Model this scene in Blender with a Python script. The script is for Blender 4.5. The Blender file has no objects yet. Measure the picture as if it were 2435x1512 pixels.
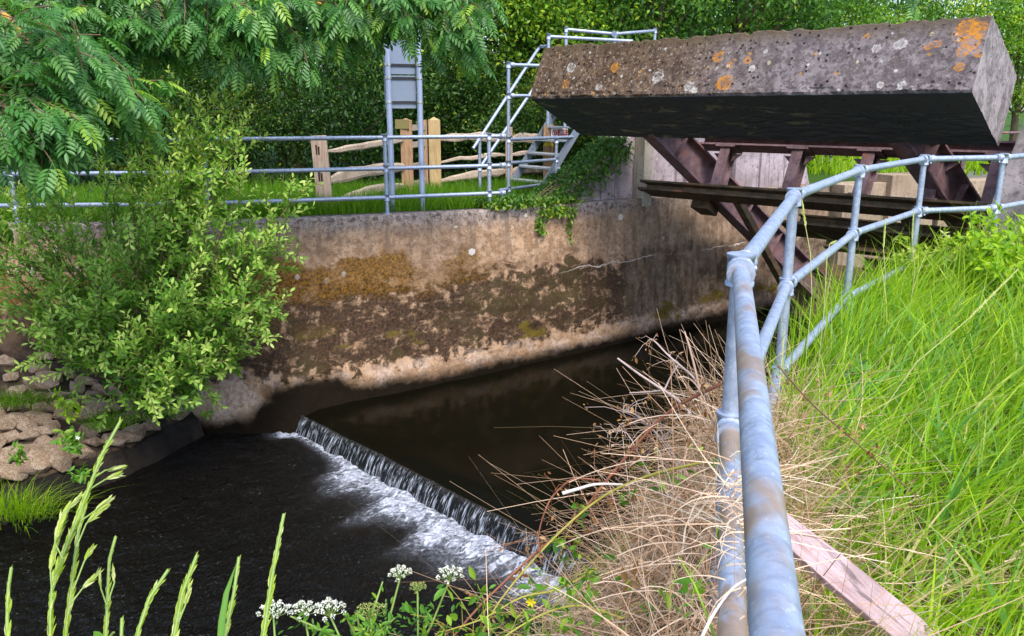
import bpy, bmesh, math, random
import numpy as np
from mathutils import Vector, noise as mnoise

sc = bpy.context.scene
COL = sc.collection
# ------------------------------------------------------------------ camera
PITCH = math.radians(14.2)
cam = bpy.data.cameras.new('camera'); cam.sensor_width = 36; cam.lens = 28.84
cam.clip_start = 0.02; cam.clip_end = 2000
cob = bpy.data.objects.new('camera', cam); COL.objects.link(cob)
cob.location = (0, 0, 1.5); cob.rotation_euler = (math.pi/2 - PITCH, 0, 0)
sc.camera = cob
# ------------------------------------------------------------------ light
SUN_EL, SUN_AZ = math.radians(57), math.radians(163)     # azimuth: clockwise from +Y (north)
w = bpy.data.worlds.new('World'); sc.world = w; w.use_nodes = True
nt = w.node_tree; sky = nt.nodes.new('ShaderNodeTexSky'); sky.sky_type = 'NISHITA'
sky.sun_disc = False; sky.sun_elevation = SUN_EL; sky.sun_rotation = SUN_AZ
sky.air_density = 1.0; sky.dust_density = 2.0; sky.ozone_density = 1.0
bg = nt.nodes['Background']; bg.inputs['Strength'].default_value = 0.15
nt.links.new(sky.outputs[0], bg.inputs['Color'])
sun = bpy.data.lights.new('sun', 'SUN'); sun.energy = 1.4; sun.angle = math.radians(16); sun.color = (1, .95, .87)
so = bpy.data.objects.new('sun', sun); COL.objects.link(so)
sd = Vector((math.sin(SUN_AZ)*math.cos(SUN_EL), math.cos(SUN_AZ)*math.cos(SUN_EL), math.sin(SUN_EL)))
so.rotation_euler = (-sd).to_track_quat('-Z', 'Y').to_euler()
sc.view_settings.view_transform = 'Standard'; sc.view_settings.look = 'None'
sc.view_settings.exposure = 1.55; sc.view_settings.gamma = 1
sc.cycles.max_bounces = 6; sc.cycles.transparent_max_bounces = 6
sc.cycles.use_denoising = True

# ------------------------------------------------------------------ measuring helper: a point seen at (x, y) in the 2434x1512 photo
FW = np.array([0, math.cos(PITCH), -math.sin(PITCH)]); UP = np.array([0, math.sin(PITCH), math.cos(PITCH)])
EYE = np.array([0, 0, 1.5])
def ray(x, y): return FW + np.array([1., 0, 0])*(x-1217)/1950 + UP*(756-y)/1950
def atd(x, y, d): return EYE + ray(x, y)*d
def atz(x, y, z): r = ray(x, y); return EYE + r*((z-1.5)/r[2])
def aty(x, y, Y): r = ray(x, y); return EYE + r*(Y/r[1])
def atl(x, y, P, n):      # on the vertical plane through P with horizontal normal n
    r = ray(x, y); n = np.array(n); P = np.array(P)
    return EYE + r*(np.dot(P-EYE, n)/np.dot(r, n))

# ------------------------------------------------------------------ scene bookkeeping
WL = {}
def props(o, label=None, cat=None, group=None, kind=None):
    if label: o['label'] = label
    if cat: o['category'] = cat
    if group: o['group'] = group
    if kind: o['kind'] = kind
    return o
def thing(name, loc, label, cat, group=None):
    o = bpy.data.objects.new(name, None); COL.objects.link(o); o.location = tuple(loc); o.empty_display_size = .1
    WL[o] = np.array(loc, float)
    return props(o, label, cat, group)
def link(name, me, mat, parent=None, label=None):
    o = bpy.data.objects.new(name, me); COL.objects.link(o)
    if mat is not None:
        me.materials.clear(); me.materials.append(mat)
    if parent is not None:
        o.parent = parent; WL[o] = WL[parent]
    else: WL[o] = np.zeros(3)
    if label: o['label'] = label
    return o
def copy_tree(o, parent=None):
    c = o.copy(); COL.objects.link(c); c.parent = parent
    for ch in [x for x in o.children]: copy_tree(ch, c)
    return c
def npmesh(name, V, Fq, tint=None, uv=None, smooth=False):
    """V (n,3); Fq (m,k) one face size"""
    V = np.asarray(V, np.float32); Fq = np.asarray(Fq, np.int32)
    me = bpy.data.meshes.new(name); m, k = Fq.shape
    me.vertices.add(len(V)); me.vertices.foreach_set('co', V.ravel())
    me.loops.add(m*k); me.loops.foreach_set('vertex_index', Fq.ravel())
    me.polygons.add(m); me.polygons.foreach_set('loop_start', np.arange(0, m*k, k, dtype=np.int32))
    if smooth: me.polygons.foreach_set('use_smooth', np.ones(m, bool))
    if tint is not None:
        a = me.attributes.new('tint', 'FLOAT', 'POINT'); a.data.foreach_set('value', np.asarray(tint, np.float32))
    if uv is not None:
        u = me.uv_layers.new(name='UVMap'); u.data.foreach_set('uv', np.asarray(uv, np.float32)[Fq.ravel()].ravel())
    me.update(calc_edges=True); me.validate()
    return me

class MB:
    def __init__(s): s.v = []; s.f = []; s.sm = []
    def add(s, V, Fs, smooth=False):
        b = len(s.v); s.v += [tuple(map(float, p)) for p in V]
        for f in Fs: s.f.append([i+b for i in f]); s.sm.append(smooth)
        return s
    def tube(s, pts, r, n=10, cap=True):
        P = [np.array(p, float) for p in pts]; m = len(P)
        R = r if hasattr(r, '__len__') else [r]*m
        T = []
        for i in range(m):
            a = P[max(0, i-1)]; b = P[min(m-1, i+1)]; t = b-a; T.append(t/(np.linalg.norm(t)+1e-9))
        ref = np.array([0, 0, 1.]) if abs(T[0][2]) < .9 else np.array([1., 0, 0])
        V = []
        u = np.cross(T[0], ref); u /= np.linalg.norm(u)
        for i in range(m):
            u = u - T[i]*np.dot(u, T[i]); u /= np.linalg.norm(u)+1e-9; w_ = np.cross(T[i], u)
            for k in range(n):
                a = 2*math.pi*k/n; V.append(P[i] + R[i]*(math.cos(a)*u + math.sin(a)*w_))
        Fs = [[i*n+k, i*n+(k+1) % n, (i+1)*n+(k+1) % n, (i+1)*n+k] for i in range(m-1) for k in range(n)]
        s.add(V, Fs, True)
        if cap: s.add(V[:n], [list(range(n))[::-1]]); s.add(V[-n:], [list(range(n))])
        return s
    def box(s, c, ax, ay, az):   # centre and three half-axis vectors
        c, ax, ay, az = [np.array(q, float) for q in (c, ax, ay, az)]
        V = [c+i*ax+j*ay+k*az for i in (-1, 1) for j in (-1, 1) for k in (-1, 1)]
        return s.add(V, [[0, 1, 3, 2], [4, 6, 7, 5], [0, 4, 5, 1], [2, 3, 7, 6], [0, 2, 6, 4], [1, 5, 7, 3]])
    def bar(s, a, b, w_, h, side):   # bar from a to b, width along side, height perpendicular
        a, b, side = [np.array(q, float) for q in (a, b, side)]
        t = b-a; L = np.linalg.norm(t); t /= L; side = side-t*np.dot(side, t); side /= np.linalg.norm(side); u = np.cross(t, side)
        return s.box((a+b)/2, t*L/2, side*w_/2, u*h/2)
    def ibeam(s, a, b, h, w_, tf, tw, up):     # depth h along up, flange width w_
        a, b, up = [np.array(q, float) for q in (a, b, up)]
        t = (b-a)/np.linalg.norm(b-a); up = up-t*np.dot(up, t); up /= np.linalg.norm(up); side = np.cross(t, up)
        s.bar(a, b, tw, h-2*tf, side)
        for k in (-1, 1): s.bar(a+up*k*(h-tf)/2, b+up*k*(h-tf)/2, w_, tf, side)
        return s
    def prism(s, poly, d):       # polygon of 3D points extruded by vector d
        n = len(poly); A = [np.array(p, float) for p in poly]; B = [p+np.array(d, float) for p in A]
        Fs = [list(range(n))[::-1], [i+n for i in range(n)]]+[[i, (i+1) % n, (i+1) % n+n, i+n] for i in range(n)]
        return s.add(A+B, Fs)
    def mesh(s, name, off=(0, 0, 0), bevel=0, seg=2, smooth_bevel=False, uvf=None, recalc=True):
        me = bpy.data.meshes.new(name); o = np.array(off)
        me.from_pydata([tuple(np.array(p)-o) for p in s.v], [], s.f)
        me.polygons.foreach_set('use_smooth', s.sm)
        bm = bmesh.new(); bm.from_mesh(me)
        if recalc: bmesh.ops.recalc_face_normals(bm, faces=bm.faces)
        if bevel: bmesh.ops.bevel(bm, geom=list(bm.edges), offset=bevel, segments=seg, affect='EDGES', profile=.6)
        bm.to_mesh(me); bm.free(); me.update()
        return me
    def build(s, name, mat, parent=None, label=None, **k):
        return link(name, s.mesh(name, WL[parent] if parent is not None else (0, 0, 0), **k), mat, parent, label)

# ------------------------------------------------------------------ noise for shapes
def vnoise(x, y, seed=0):
    x = np.asarray(x, float); y = np.asarray(y, float)
    xi = np.floor(x).astype(int); yi = np.floor(y).astype(int); fx = x-xi; fy = y-yi
    fx = fx*fx*(3-2*fx); fy = fy*fy*(3-2*fy)
    def h(a, b):
        n = (a*374761393 + b*668265263 + seed*982451653) & 0x7fffffff
        n = ((n ^ (n >> 13))*1274126177) & 0x7fffffff
        return ((n ^ (n >> 16)) & 0xffff)/65535.
    return (h(xi, yi)*(1-fx)+h(xi+1, yi)*fx)*(1-fy)+(h(xi, yi+1)*(1-fx)+h(xi+1, yi+1)*fx)*fy
def fbm(x, y, seed=0, o=4):
    t = 0; a = .5; s = 0
    for i in range(o): t = t+a*vnoise(x*2**i, y*2**i, seed+i); s += a; a /= 2
    return t/s

# ------------------------------------------------------------------ material helper
class NT:
    def __init__(s, name):
        s.m = bpy.data.materials.new(name); s.m.use_nodes = True; s.t = s.m.node_tree
        s.b = s.t.nodes['Principled BSDF']; s.out = s.t.nodes['Material Output']
    def n(s, typ, **k):
        nd = s.t.nodes.new(typ)
        for a, v in k.items():
            if not a.startswith('i_'): setattr(nd, a, v)
        return nd
    def put(s, sock, v):
        if isinstance(v, bpy.types.NodeSocket): s.t.links.new(v, sock)
        elif isinstance(v, tuple) and len(v) == 3 and sock.type == 'RGBA': sock.default_value = (*v, 1)
        else: sock.default_value = v
    def uv(s): return s.n('ShaderNodeTexCoord').outputs['UV']
    def obj(s): return s.n('ShaderNodeTexCoord').outputs['Object']
    def attr(s, a): 
        nd = s.n('ShaderNodeAttribute'); nd.attribute_name = a; return nd.outputs['Fac']
    def rnd(s): return s.n('ShaderNodeObjectInfo').outputs['Random']
    def map(s, vec, scale=(1, 1, 1), loc=(0, 0, 0), rot=(0, 0, 0)):
        nd = s.n('ShaderNodeMapping'); s.put(nd.inputs['Vector'], vec); nd.inputs['Scale'].default_value = scale
        nd.inputs['Location'].default_value = loc; nd.inputs['Rotation'].default_value = rot; return nd.outputs[0]
    def noise(s, vec, scale=5, detail=5, rough=.55, dist=0):
        nd = s.n('ShaderNodeTexNoise'); s.put(nd.inputs['Vector'], vec); nd.inputs['Scale'].default_value = scale
        nd.inputs['Detail'].default_value = detail; nd.inputs['Roughness'].default_value = rough; nd.inputs['Distortion'].default_value = dist
        return nd.outputs['Fac']
    def voro(s, vec, scale=5, rand=1, feature='F1'):
        nd = s.n('ShaderNodeTexVoronoi'); nd.feature = feature; s.put(nd.inputs['Vector'], vec); nd.inputs['Scale'].default_value = scale
        nd.inputs['Randomness'].default_value = rand; return nd
    def step(s, v, a, b):
        nd = s.n('ShaderNodeMapRange'); nd.interpolation_type = 'SMOOTHSTEP'; s.put(nd.inputs[0], v)
        s.put(nd.inputs[1], a); s.put(nd.inputs[2], b); return nd.outputs[0]
    def math(s, op, a, b=0., c=None):
        nd = s.n('ShaderNodeMath', operation=op); s.put(nd.inputs[0], a); s.put(nd.inputs[1], b)
        if c is not None: s.put(nd.inputs[2], c)
        return nd.outputs[0]
    def mul(s, *a):
        r = a[0]
        for q in a[1:]: r = s.math('MULTIPLY', r, q)
        return r
    def add(s, a, b): return s.math('ADD', a, b)
    def sep(s, v):
        nd = s.n('ShaderNodeSeparateXYZ'); s.put(nd.inputs[0], v); return nd.outputs
    def mix(s, f, a, b, bt='MIX'):
        nd = s.n('ShaderNodeMix', data_type='RGBA', blend_type=bt); s.put(nd.inputs[0], f); s.put(nd.inputs[6], a); s.put(nd.inputs[7], b); return nd.outputs[2]
    def ramp(s, f, stops):
        nd = s.n('ShaderNodeValToRGB'); s.put(nd.inputs[0], f); e = nd.color_ramp.elements
        while len(e) < len(stops): e.new(.5)
        for el, (p, c) in zip(e, stops): el.position = p; el.color = (*c, 1)
        return nd.outputs[0]
    def bump(s, h, strength=.5, dist=.02):
        nd = s.n('ShaderNodeBump'); s.put(nd.inputs['Height'], h); nd.inputs['Strength'].default_value = strength; nd.inputs['Distance'].default_value = dist
        s.t.links.new(nd.outputs[0], s.b.inputs['Normal']); return nd
    def done(s, col=None, rough=None, metal=None, spec=None):
        if col is not None: s.put(s.b.inputs['Base Color'], col)
        if rough is not None: s.put(s.b.inputs['Roughness'], rough)
        if metal is not None: s.put(s.b.inputs['Metallic'], metal)
        if spec is not None: s.put(s.b.inputs['Specular IOR Level'], spec)
        return s.m
    def leafy(s, col, tcol, fac=.35, rough=.5, spec=.35):
        s.done(col, rough, spec=spec)
        tr = s.n('ShaderNodeBsdfTranslucent'); s.put(tr.inputs['Color'], tcol)
        mx = s.n('ShaderNodeMixShader'); mx.inputs[0].default_value = fac
        s.t.links.new(s.b.outputs[0], mx.inputs[1]); s.t.links.new(tr.outputs[0], mx.inputs[2]); s.t.links.new(mx.outputs[0], s.out.inputs['Surface'])
        return s.m

def leafmat(name, stops, tboost=1.6, fac=.35, rough=.45, spec=.4, objvar=.0):
    m = NT(name); t = m.attr('tint')
    if objvar: t = m.add(t, m.mul(m.math('SUBTRACT', m.rnd(), .5), objvar))
    c = m.ramp(t, stops)
    tc = m.mix(1., c, (tboost, tboost*1.0, tboost*.5), 'MULTIPLY')
    return m.leafy(c, tc, fac, rough, spec)

def wall_material():
    m = NT('weathered_wall_concrete'); uv = m.uv(); s_, h, _ = m.sep(uv)
    v3 = m.obj()
    nb = m.noise(uv, 1.1, 5, .6); nm = m.noise(uv, 5, 7, .65, .4); nf = m.noise(uv, 15, 7, .75, .3); nff = m.noise(uv, 26, 6, .78)
    ng = m.noise(m.map(uv, (1, 1, 1), (7, 2, 0)), 9, 7, .75, .4)
    streak = m.noise(m.map(uv, (5, .5, 1)), 1.5, 4, .6)
    lay = m.noise(m.map(uv, (1.0, 1.45, 1)), 3.8, 8, .70, .5)
    base = m.mix(m.step(nm, .35, .65), (.245, .145, .080), (.43, .285, .18))
    base = m.mix(m.mul(m.step(nf, .50, .58), .70), base, (.15, .095, .062))
    base = m.mix(m.mul(m.step(ng, .55, .63), .6), base, (.52, .38, .28))
    # grey top course with dark and pale lichen speckle
    top = m.step(m.add(h, m.mul(nm, .35)), .52, .20)
    grey = m.mix(m.step(nf, .42, .6), (.34, .30, .29), (.20, .17, .165))
    grey = m.mix(m.mul(m.step(m.noise(uv, 13, 6, .75), .50, .56), .88), grey, (.03, .027, .028))
    col = m.mix(m.mul(top, .8), base, grey)
    col = m.mix(m.mul(m.step(streak, .47, .66), m.step(h, 1.2, .2), .6), col, (.12, .085, .065))
    # brown black crust below the middle
    h2 = m.add(h, m.mul(m.math('SUBTRACT', nb, .5), 1.1)); reg = m.mul(m.step(h2, .50, 1.2), m.step(m.add(h, m.mul(m.math('SUBTRACT', nm, .5), .9)), 2.30, 1.95))
    cr = m.add(m.add(m.mul(lay, .62), m.mul(ng, .38)), m.mul(m.math('SUBTRACT', streak, .5), .16))
    edge = m.math('SUBTRACT', .66, m.mul(reg, .262))
    crust = m.step(m.add(cr, m.mul(m.math('SUBTRACT', nff, .5), .12)), edge, m.add(edge, .10))
    ccol = m.mix(m.step(nff, .42, .64), (.007, .004, .0022), (.085, .044, .022)); ccol = m.mix(m.mul(m.step(nb, .50, .62), .6), ccol, m.mix(nf, (.012, .012, .003), (.07, .055, .012)))
    col = m.mix(m.mul(crust, .95), col, ccol)
    # olive brown moss band, strongest to the left
    band = m.mul(m.step(h2, .42, .72), m.step(h2, 1.42, .98), m.step(s_, 11.2, 6.2))
    ms = m.step(m.add(m.mul(nb, .42), m.add(m.mul(lay, .20), m.mul(ng, .18))), m.math('SUBTRACT', .57, m.mul(band, .31)), m.math('SUBTRACT', .74, m.mul(band, .31)))
    ms = m.mul(ms, m.step(h, .38, .6), m.step(h, 1.5, 1.15))
    col = m.mix(m.mul(ms, .88), col, m.mix(m.step(nff, .38, .64), (.028, .014, .002), (.27, .125, .009)))
    # right hand length is greyer and browner
    rg = m.step(s_, 10.4, 11.0)
    col = m.mix(m.mul(rg, .62), col, m.mix(m.step(m.add(m.mul(m.noise(m.map(uv, (4, .8, 1)), 1.6, 5, .65), .6), m.mul(ng, .4)), .40, .60), (.085, .055, .034), (.30, .22, .155)))
    # yellow green moss cushions low down
    g = m.mul(m.step(m.noise(m.map(uv, (.8, 1.7, 1), (3.1, .4, 0)), 1.15, 4, .55), .60, .66), m.step(h, 1.35, 1.8), m.step(h, 2.35, 2.2))
    col = m.mix(m.mul(g, .9), col, m.mix(nf, (.05, .037, .004), (.19, .135, .012)))
    # pale scoured strip, painted sunlit at left; wet foot darkened with painted shade
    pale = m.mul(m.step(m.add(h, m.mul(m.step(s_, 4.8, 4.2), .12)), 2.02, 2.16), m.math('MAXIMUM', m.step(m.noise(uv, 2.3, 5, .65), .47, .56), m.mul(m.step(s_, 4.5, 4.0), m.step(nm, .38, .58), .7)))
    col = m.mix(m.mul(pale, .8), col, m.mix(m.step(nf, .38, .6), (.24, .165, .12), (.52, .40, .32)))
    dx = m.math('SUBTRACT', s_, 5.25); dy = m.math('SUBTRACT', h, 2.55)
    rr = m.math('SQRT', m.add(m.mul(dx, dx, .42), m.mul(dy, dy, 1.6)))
    shade_bulge = m.mul(m.step(m.add(rr, m.add(m.mul(nb, .25), m.mul(m.math('SUBTRACT', nm, .5), .2))), .86, .60), m.step(s_, 4.25, 4.7))  # shadow bulge by the weir end, painted into the colour
    lw = m.step(s_, 4.7, 4.2); wj = m.add(h, m.add(m.mul(m.math('SUBTRACT', nm, .5), .22), m.mul(m.math('SUBTRACT', nb, .5), .25))); wet_shade = m.mul(m.step(m.math('SUBTRACT', wj, m.mul(lw, .28)), 2.16, 2.40), 1.)
    wet = m.math('MAXIMUM', wet_shade, shade_bulge)  # damp foot and painted shadow combined
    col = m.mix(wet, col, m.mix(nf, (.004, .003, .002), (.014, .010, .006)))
    # white lichen discs near the top
    vr = m.voro(uv, 3.1, 1); sel = m.sep(vr.outputs['Color'])
    rad = m.add(.05, m.mul(sel[1], .12))
    d = m.math('SUBTRACT', vr.outputs['Distance'], m.mul(m.math('SUBTRACT', m.noise(uv, 30, 2), .5), .14))
    disc = m.mul(m.step(d, m.add(rad, .02), rad), m.step(sel[0], .52, .54), m.step(h, .95, .6), m.step(h, .02, .10))
    col = m.mix(m.mul(disc, .85), col, m.mix(nf, (.42, .40, .36), (.68, .66, .62)))
    # lime lines along the pour joint
    jl = m.math('ABSOLUTE', m.math('SUBTRACT', m.add(h, m.mul(m.math('SUBTRACT', m.noise(uv, 2.0, 5), .5), .30)), m.add(1.17, m.mul(s_, -.012))))
    col = m.mix(m.mul(m.step(jl, .014, .004), m.step(m.noise(uv, 1.3, 3), .42, .55), m.step(s_, 9.0, 9.9), .8), col, (.62, .54, .48))
    rough = m.mix(wet, (.9, .9, .9), (.6, .6, .6))
    m.bump(m.add(m.add(m.mul(nm, .6), m.mul(nf, .5)), m.add(m.mul(crust, .55), m.mul(ms, .5))), .75, .03)
    return m.done(col, .9, spec=m.math('SUBTRACT', .25, m.mul(wet, .2)))

def grey_concrete(name, a, b, dark, streaks=.5, pits=True, lichen=.5):
    m = NT(name); o = m.obj(); n1 = m.noise(o, 1.6, 6, .6); n2 = m.noise(o, 9, 6, .65); n3 = m.noise(o, 40, 4, .7)
    col = m.mix(m.step(n1, .3, .7), a, b)
    st = m.noise(m.map(o, (6, 6, .45)), 1.3, 5, .65)
    col = m.mix(m.mul(m.step(st, .48, .68), streaks), col, dark)
    col = m.mix(m.mul(m.step(n2, .55, .66), .55), col, dark)
    if pits:
        vr = m.voro(o, 26); col = m.mix(m.mul(m.step(vr.outputs['Distance'], .28, .16), m.step(n1, .4, .6), .8), col, (.02, .017, .017))
    vr = m.voro(o, 5); sl = m.sep(vr.outputs['Color'])
    col = m.mix(m.mul(m.step(m.add(vr.outputs['Distance'], m.mul(n3, .1)), .2, .17), m.step(sl[0], .7, .72), lichen), col, (.62, .6, .56))
    m.bump(m.add(m.mul(n2, .7), m.mul(n3, .4)), .6, .02)
    return m.done(col, .9, spec=.25)

def block_material():
    """UV: u metres from the right-hand end along the block, v metres up the front face (0..0.89); other faces elsewhere in v"""
    m = NT('lichen_spotted_concrete'); uv = m.uv(); u, v, _ = m.sep(uv); o = m.obj()
    n1 = m.noise(o, 1.3, 5, .6); n2 = m.noise(o, 5, 8, .75, .4); n3 = m.noise(o, 17, 7, .75); n4 = m.noise(o, 60, 4, .7)
    left = m.step(m.add(u, m.mul(n1, 1.5)), 2.6, 5.2)
    A = m.mix(left, (.10, .080, .080), (.066, .040, .023)); B = m.mix(left, (.205, .172, .178), (.14, .094, .06))
    col = m.mix(m.step(n2, .40, .60), A, B)
    col = m.mix(m.mul(m.step(m.noise(m.map(o, (1, 1, .7)), 3.1, 6, .7, .6), .52, .62), .75), col, m.mix(left, (.085, .066, .064), (.050, .030, .018)))
    col = m.mix(m.mul(m.step(n3, .50, .58), .85), col, m.mix(left, (.070, .055, .055), (.035, .021, .013)))
    # pale crumbs, thicker to the left and low on the face
    col = m.mix(m.mul(m.step(m.noise(o, 19, 5, .7), .58, .64), m.add(.35, m.mul(left, .5))), col, (.36, .30, .25))
    col = m.mix(m.mul(m.step(m.noise(m.map(o, (1, 1, 1), (5, 3, 1)), 13, 5, .7), .62, .67), left, m.step(v, .75, .15)), col, (.34, .19, .05))
    # mossy dark crown along the top edge
    topm = m.step(m.add(v, m.mul(m.math('SUBTRACT', n2, .5), .7)), .60, .92)
    col = m.mix(m.mul(topm, m.step(v, 1.2, .95), .8), col, m.mix(n3, (.03, .02, .010), (.13, .09, .045)))
    # pits
    vr = m.voro(o, 11); pit = m.mul(m.step(m.add(vr.outputs['Distance'], m.mul(n3, .2)), .34, .24), m.step(m.noise(o, 2.4, 3), .42, .52))
    col = m.mix(m.mul(pit, .9), col, (.012, .010, .010))
    # small random lichens
    for sc_, off, thr, c1 in ((3.4, 0, .80, (.50, .48, .43)), (5.0, 11, .74, (.50, .40, .24)), (6.5, 23, .76, (.42, .20, .035)), (8, 31, .8, (.52, .5, .47))):
        q = m.map(o, (1, 1, 1), (off, off*.7, 0)); vv = m.voro(q, sc_); sl = m.sep(vv.outputs['Color'])
        d = m.add(vv.outputs['Distance'], m.mul(m.math('SUBTRACT', n3, .5), .35)); rad = m.add(.10, m.mul(sl[1], .10))
        k = m.mul(m.step(d, rad, m.math('SUBTRACT', rad, .05)), m.step(sl[0], thr, thr+.02), m.step(n4, .36, .52))
        col = m.mix(m.mul(k, .75), col, c1)
    # the large lichens where they grow: (u, v, radius, kind)
    sp = []
    OR, WH = 'o', 'w'
    for (uu, vv_, r, kd) in SPOTS:
        du = m.math('SUBTRACT', u, uu); dv = m.math('SUBTRACT', v, vv_)
        d = m.math('SQRT', m.add(m.mul(du, du), m.mul(dv, dv)))
        d = m.add(d, m.mul(m.math('SUBTRACT', m.noise(uv, .75/r, 7, .8, .5), .5), r*2.6))
        k = m.mul(m.step(d, r, r*.8), m.add(.45, m.mul(m.step(d, r*.45, r*.75), .55)), m.step(n3, .40, .54))
        col = m.mix(m.mul(k, .88), col, m.mix(n3, (.40, .13, .006), (.56, .24, .012)) if kd == 'o' else m.mix(n3, (.30, .28, .26), (.56, .54, .51)))
    # underside: plain dark grey concrete with a few grey-green wipes
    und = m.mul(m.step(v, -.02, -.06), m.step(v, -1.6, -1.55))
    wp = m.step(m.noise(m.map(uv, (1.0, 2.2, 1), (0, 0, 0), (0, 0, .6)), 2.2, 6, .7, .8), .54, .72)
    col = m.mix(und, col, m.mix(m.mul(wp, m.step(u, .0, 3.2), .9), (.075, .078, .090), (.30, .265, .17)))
    endf = m.step(v, 2.5, 2.6)
    col = m.mix(m.mul(endf, .8), col, m.mix(m.step(m.add(m.mul(n2, .6), m.mul(n3, .4)), .42, .58), (.15, .13, .13), (.36, .325, .325)))
    m.bump(m.add(m.add(m.mul(n2, .5), m.mul(n3, .6)), m.mul(pit, -1.2)), .8, .025)
    return m.done(col, .92, spec=.2)

def galv(name='galvanised_steel', rust=0.0):
    m = NT(name); o = m.obj(); n = m.noise(o, 35, 4, .6); n2 = m.noise(o, 5, 4, .6); sc2 = m.noise(m.map(o, (1, 1, 1)), 90, 3, .7)
    col = m.mix(m.step(n, .3, .7), (.27, .32, .43), (.39, .45, .57))
    col = m.mix(m.mul(m.step(n2, .5, .7), .5), col, (.42, .46, .53))
    col = m.mix(m.mul(m.step(sc2, .6, .66), .5), col, (.60, .63, .68))
    dt = m.noise(m.map(o, (1, 1, .6)), 14, 6, .75, .5); col = m.mix(m.mul(m.step(dt, .56, .66), .55), col, (.12, .115, .115))
    col = m.mix(m.mul(m.step(m.noise(m.map(o, (1, 1, 1), (3, 1, 2)), 8, 6, .75, .4), .62, .70), .45), col, (.30, .22, .15))
    if rust:
        k = m.step(m.noise(m.map(o, (5, 2.6, 5)), 1.5, 4, .6), .44, .58)
        col = m.mix(m.mul(k, rust), col, m.mix(n, (.26, .18, .13), (.42, .29, .18)))
        g = m.noise(m.map(o, (6, 26, 6)), 3, 3, .6)
        col = m.mix(m.mul(m.step(g, .5, .7), .25), col, (.14, .15, .19))
    m.bump(m.add(m.mul(n, .3), m.mul(sc2, .3)), .25, .004)
    return m.done(col, m.add(.38, m.mul(n2, .25)), m.mul(.55, 1.0), spec=.5)

def rusty(name, a, b, c):
    m = NT(name); o = m.obj(); n = m.noise(o, 6, 6, .65); n2 = m.noise(o, 28, 5, .7)
    col = m.mix(m.step(n, .35, .65), a, b)
    col = m.mix(m.mul(m.step(n2, .54, .66), .7), col, c)
    k = m.mul(m.step(m.noise(o, 3.5, 5, .7), .60, .66), m.step(n2, .4, .5))
    col = m.mix(m.mul(k, .7), col, (.30, .09, .045))
    m.bump(m.add(m.mul(n, .3), m.mul(n2, .6)), .6, .01)
    return m.done(col, .75, .0, .3)

def wood(name, a, b, dark, axis=2, scale=1):
    m = NT(name); o = m.obj(); s3 = [14*scale]*3; s3[axis] = 1.1*scale
    g = m.noise(m.map(o, tuple(s3)), 2.2, 6, .65, .3); n = m.noise(o, 3, 4, .6); f = m.noise(o, 60, 3, .6)
    col = m.mix(m.step(g, .35, .65), a, b); col = m.mix(m.mul(m.step(g, .56, .68), .7), col, dark)
    col = m.mix(m.mul(m.step(n, .5, .7), .35), col, dark)
    m.bump(m.add(g, m.mul(f, .3)), .6, .012)
    return m.done(col, .85, spec=.25)

def plain(name, col, rough=.6, var=.25, metal=0, spec=.4):
    m = NT(name); o = m.obj(); n = m.noise(o, 30, 4, .6)
    c2 = tuple(x*(1-var) for x in col)
    return m.done(m.mix(n, c2, col), rough, metal, spec)

def water_material(name, bumpscale, strength, tint=(.012, .0095, .005), spec=.16, foam=False):
    m = NT(name); o = m.obj()
    n = m.add(m.noise(m.map(o, (1, 1.0, 1), (0, 0, 0), (0, 0, .78)), bumpscale, 4, .55, .4), m.mul(m.noise(m.map(o, (3, 1.0, 1), (0, 0, 0), (0, 0, .78)), bumpscale*2.7, 4, .6, .5), .5))
    col = m.mix(m.noise(o, .5, 4, .6), tint, tuple(x*1.9 for x in tint))
    rough = .09
    if foam:
        fa = m.attr('foam'); q = m.map(o, (1.0, 1.0, 1), (0, 0, 0), (0, 0, .81))
        q2 = m.map(q, (2.4, 1.0, 1))
        f1 = m.noise(q2, 3.4, 7, .62, 1.6); f2 = m.noise(m.map(q, (1.7, 1, 1)), 13, 6, .65, .9)
        th = m.math('SUBTRACT', .74, m.mul(fa, .38))
        k = m.step(m.add(m.mul(f1, .70), m.mul(f2, .30)), th, m.add(th, .20))
        soft = m.mul(fa, fa, .28)
        k = m.math('MINIMUM', m.add(m.mul(k, m.step(fa, 0., .22)), soft), 1.)
        fc = m.mix(m.step(f2, .35, .68), (.24, .26, .31), (.72, .76, .87))
        vd = m.voro(o, 15); vs = m.sep(vd.outputs['Color']); fl = m.mul(m.step(vd.outputs['Distance'], .17, .09), m.step(vs[0], .80, .82), m.step(m.noise(q, 1.6, 3, .6, .8), .50, .60), m.step(m.attr('near'), .0, .3))  # foam flecks that also paint in sparkle glints
        k = m.math('MAXIMUM', k, m.mul(fl, .8))
        fc = m.mix(m.step(fa, .6, .25), fc, (.14, .13, .085))
        col = m.mix(k, col, fc); rough = m.add(.05, m.mul(k, .5))
        n = m.add(n, m.mul(m.mul(k, f2), .5))
    m.bump(n, strength, .09 if foam else .03)
    m.b.inputs['IOR'].default_value = 1.33
    return m.done(col, rough, spec=spec)

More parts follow.
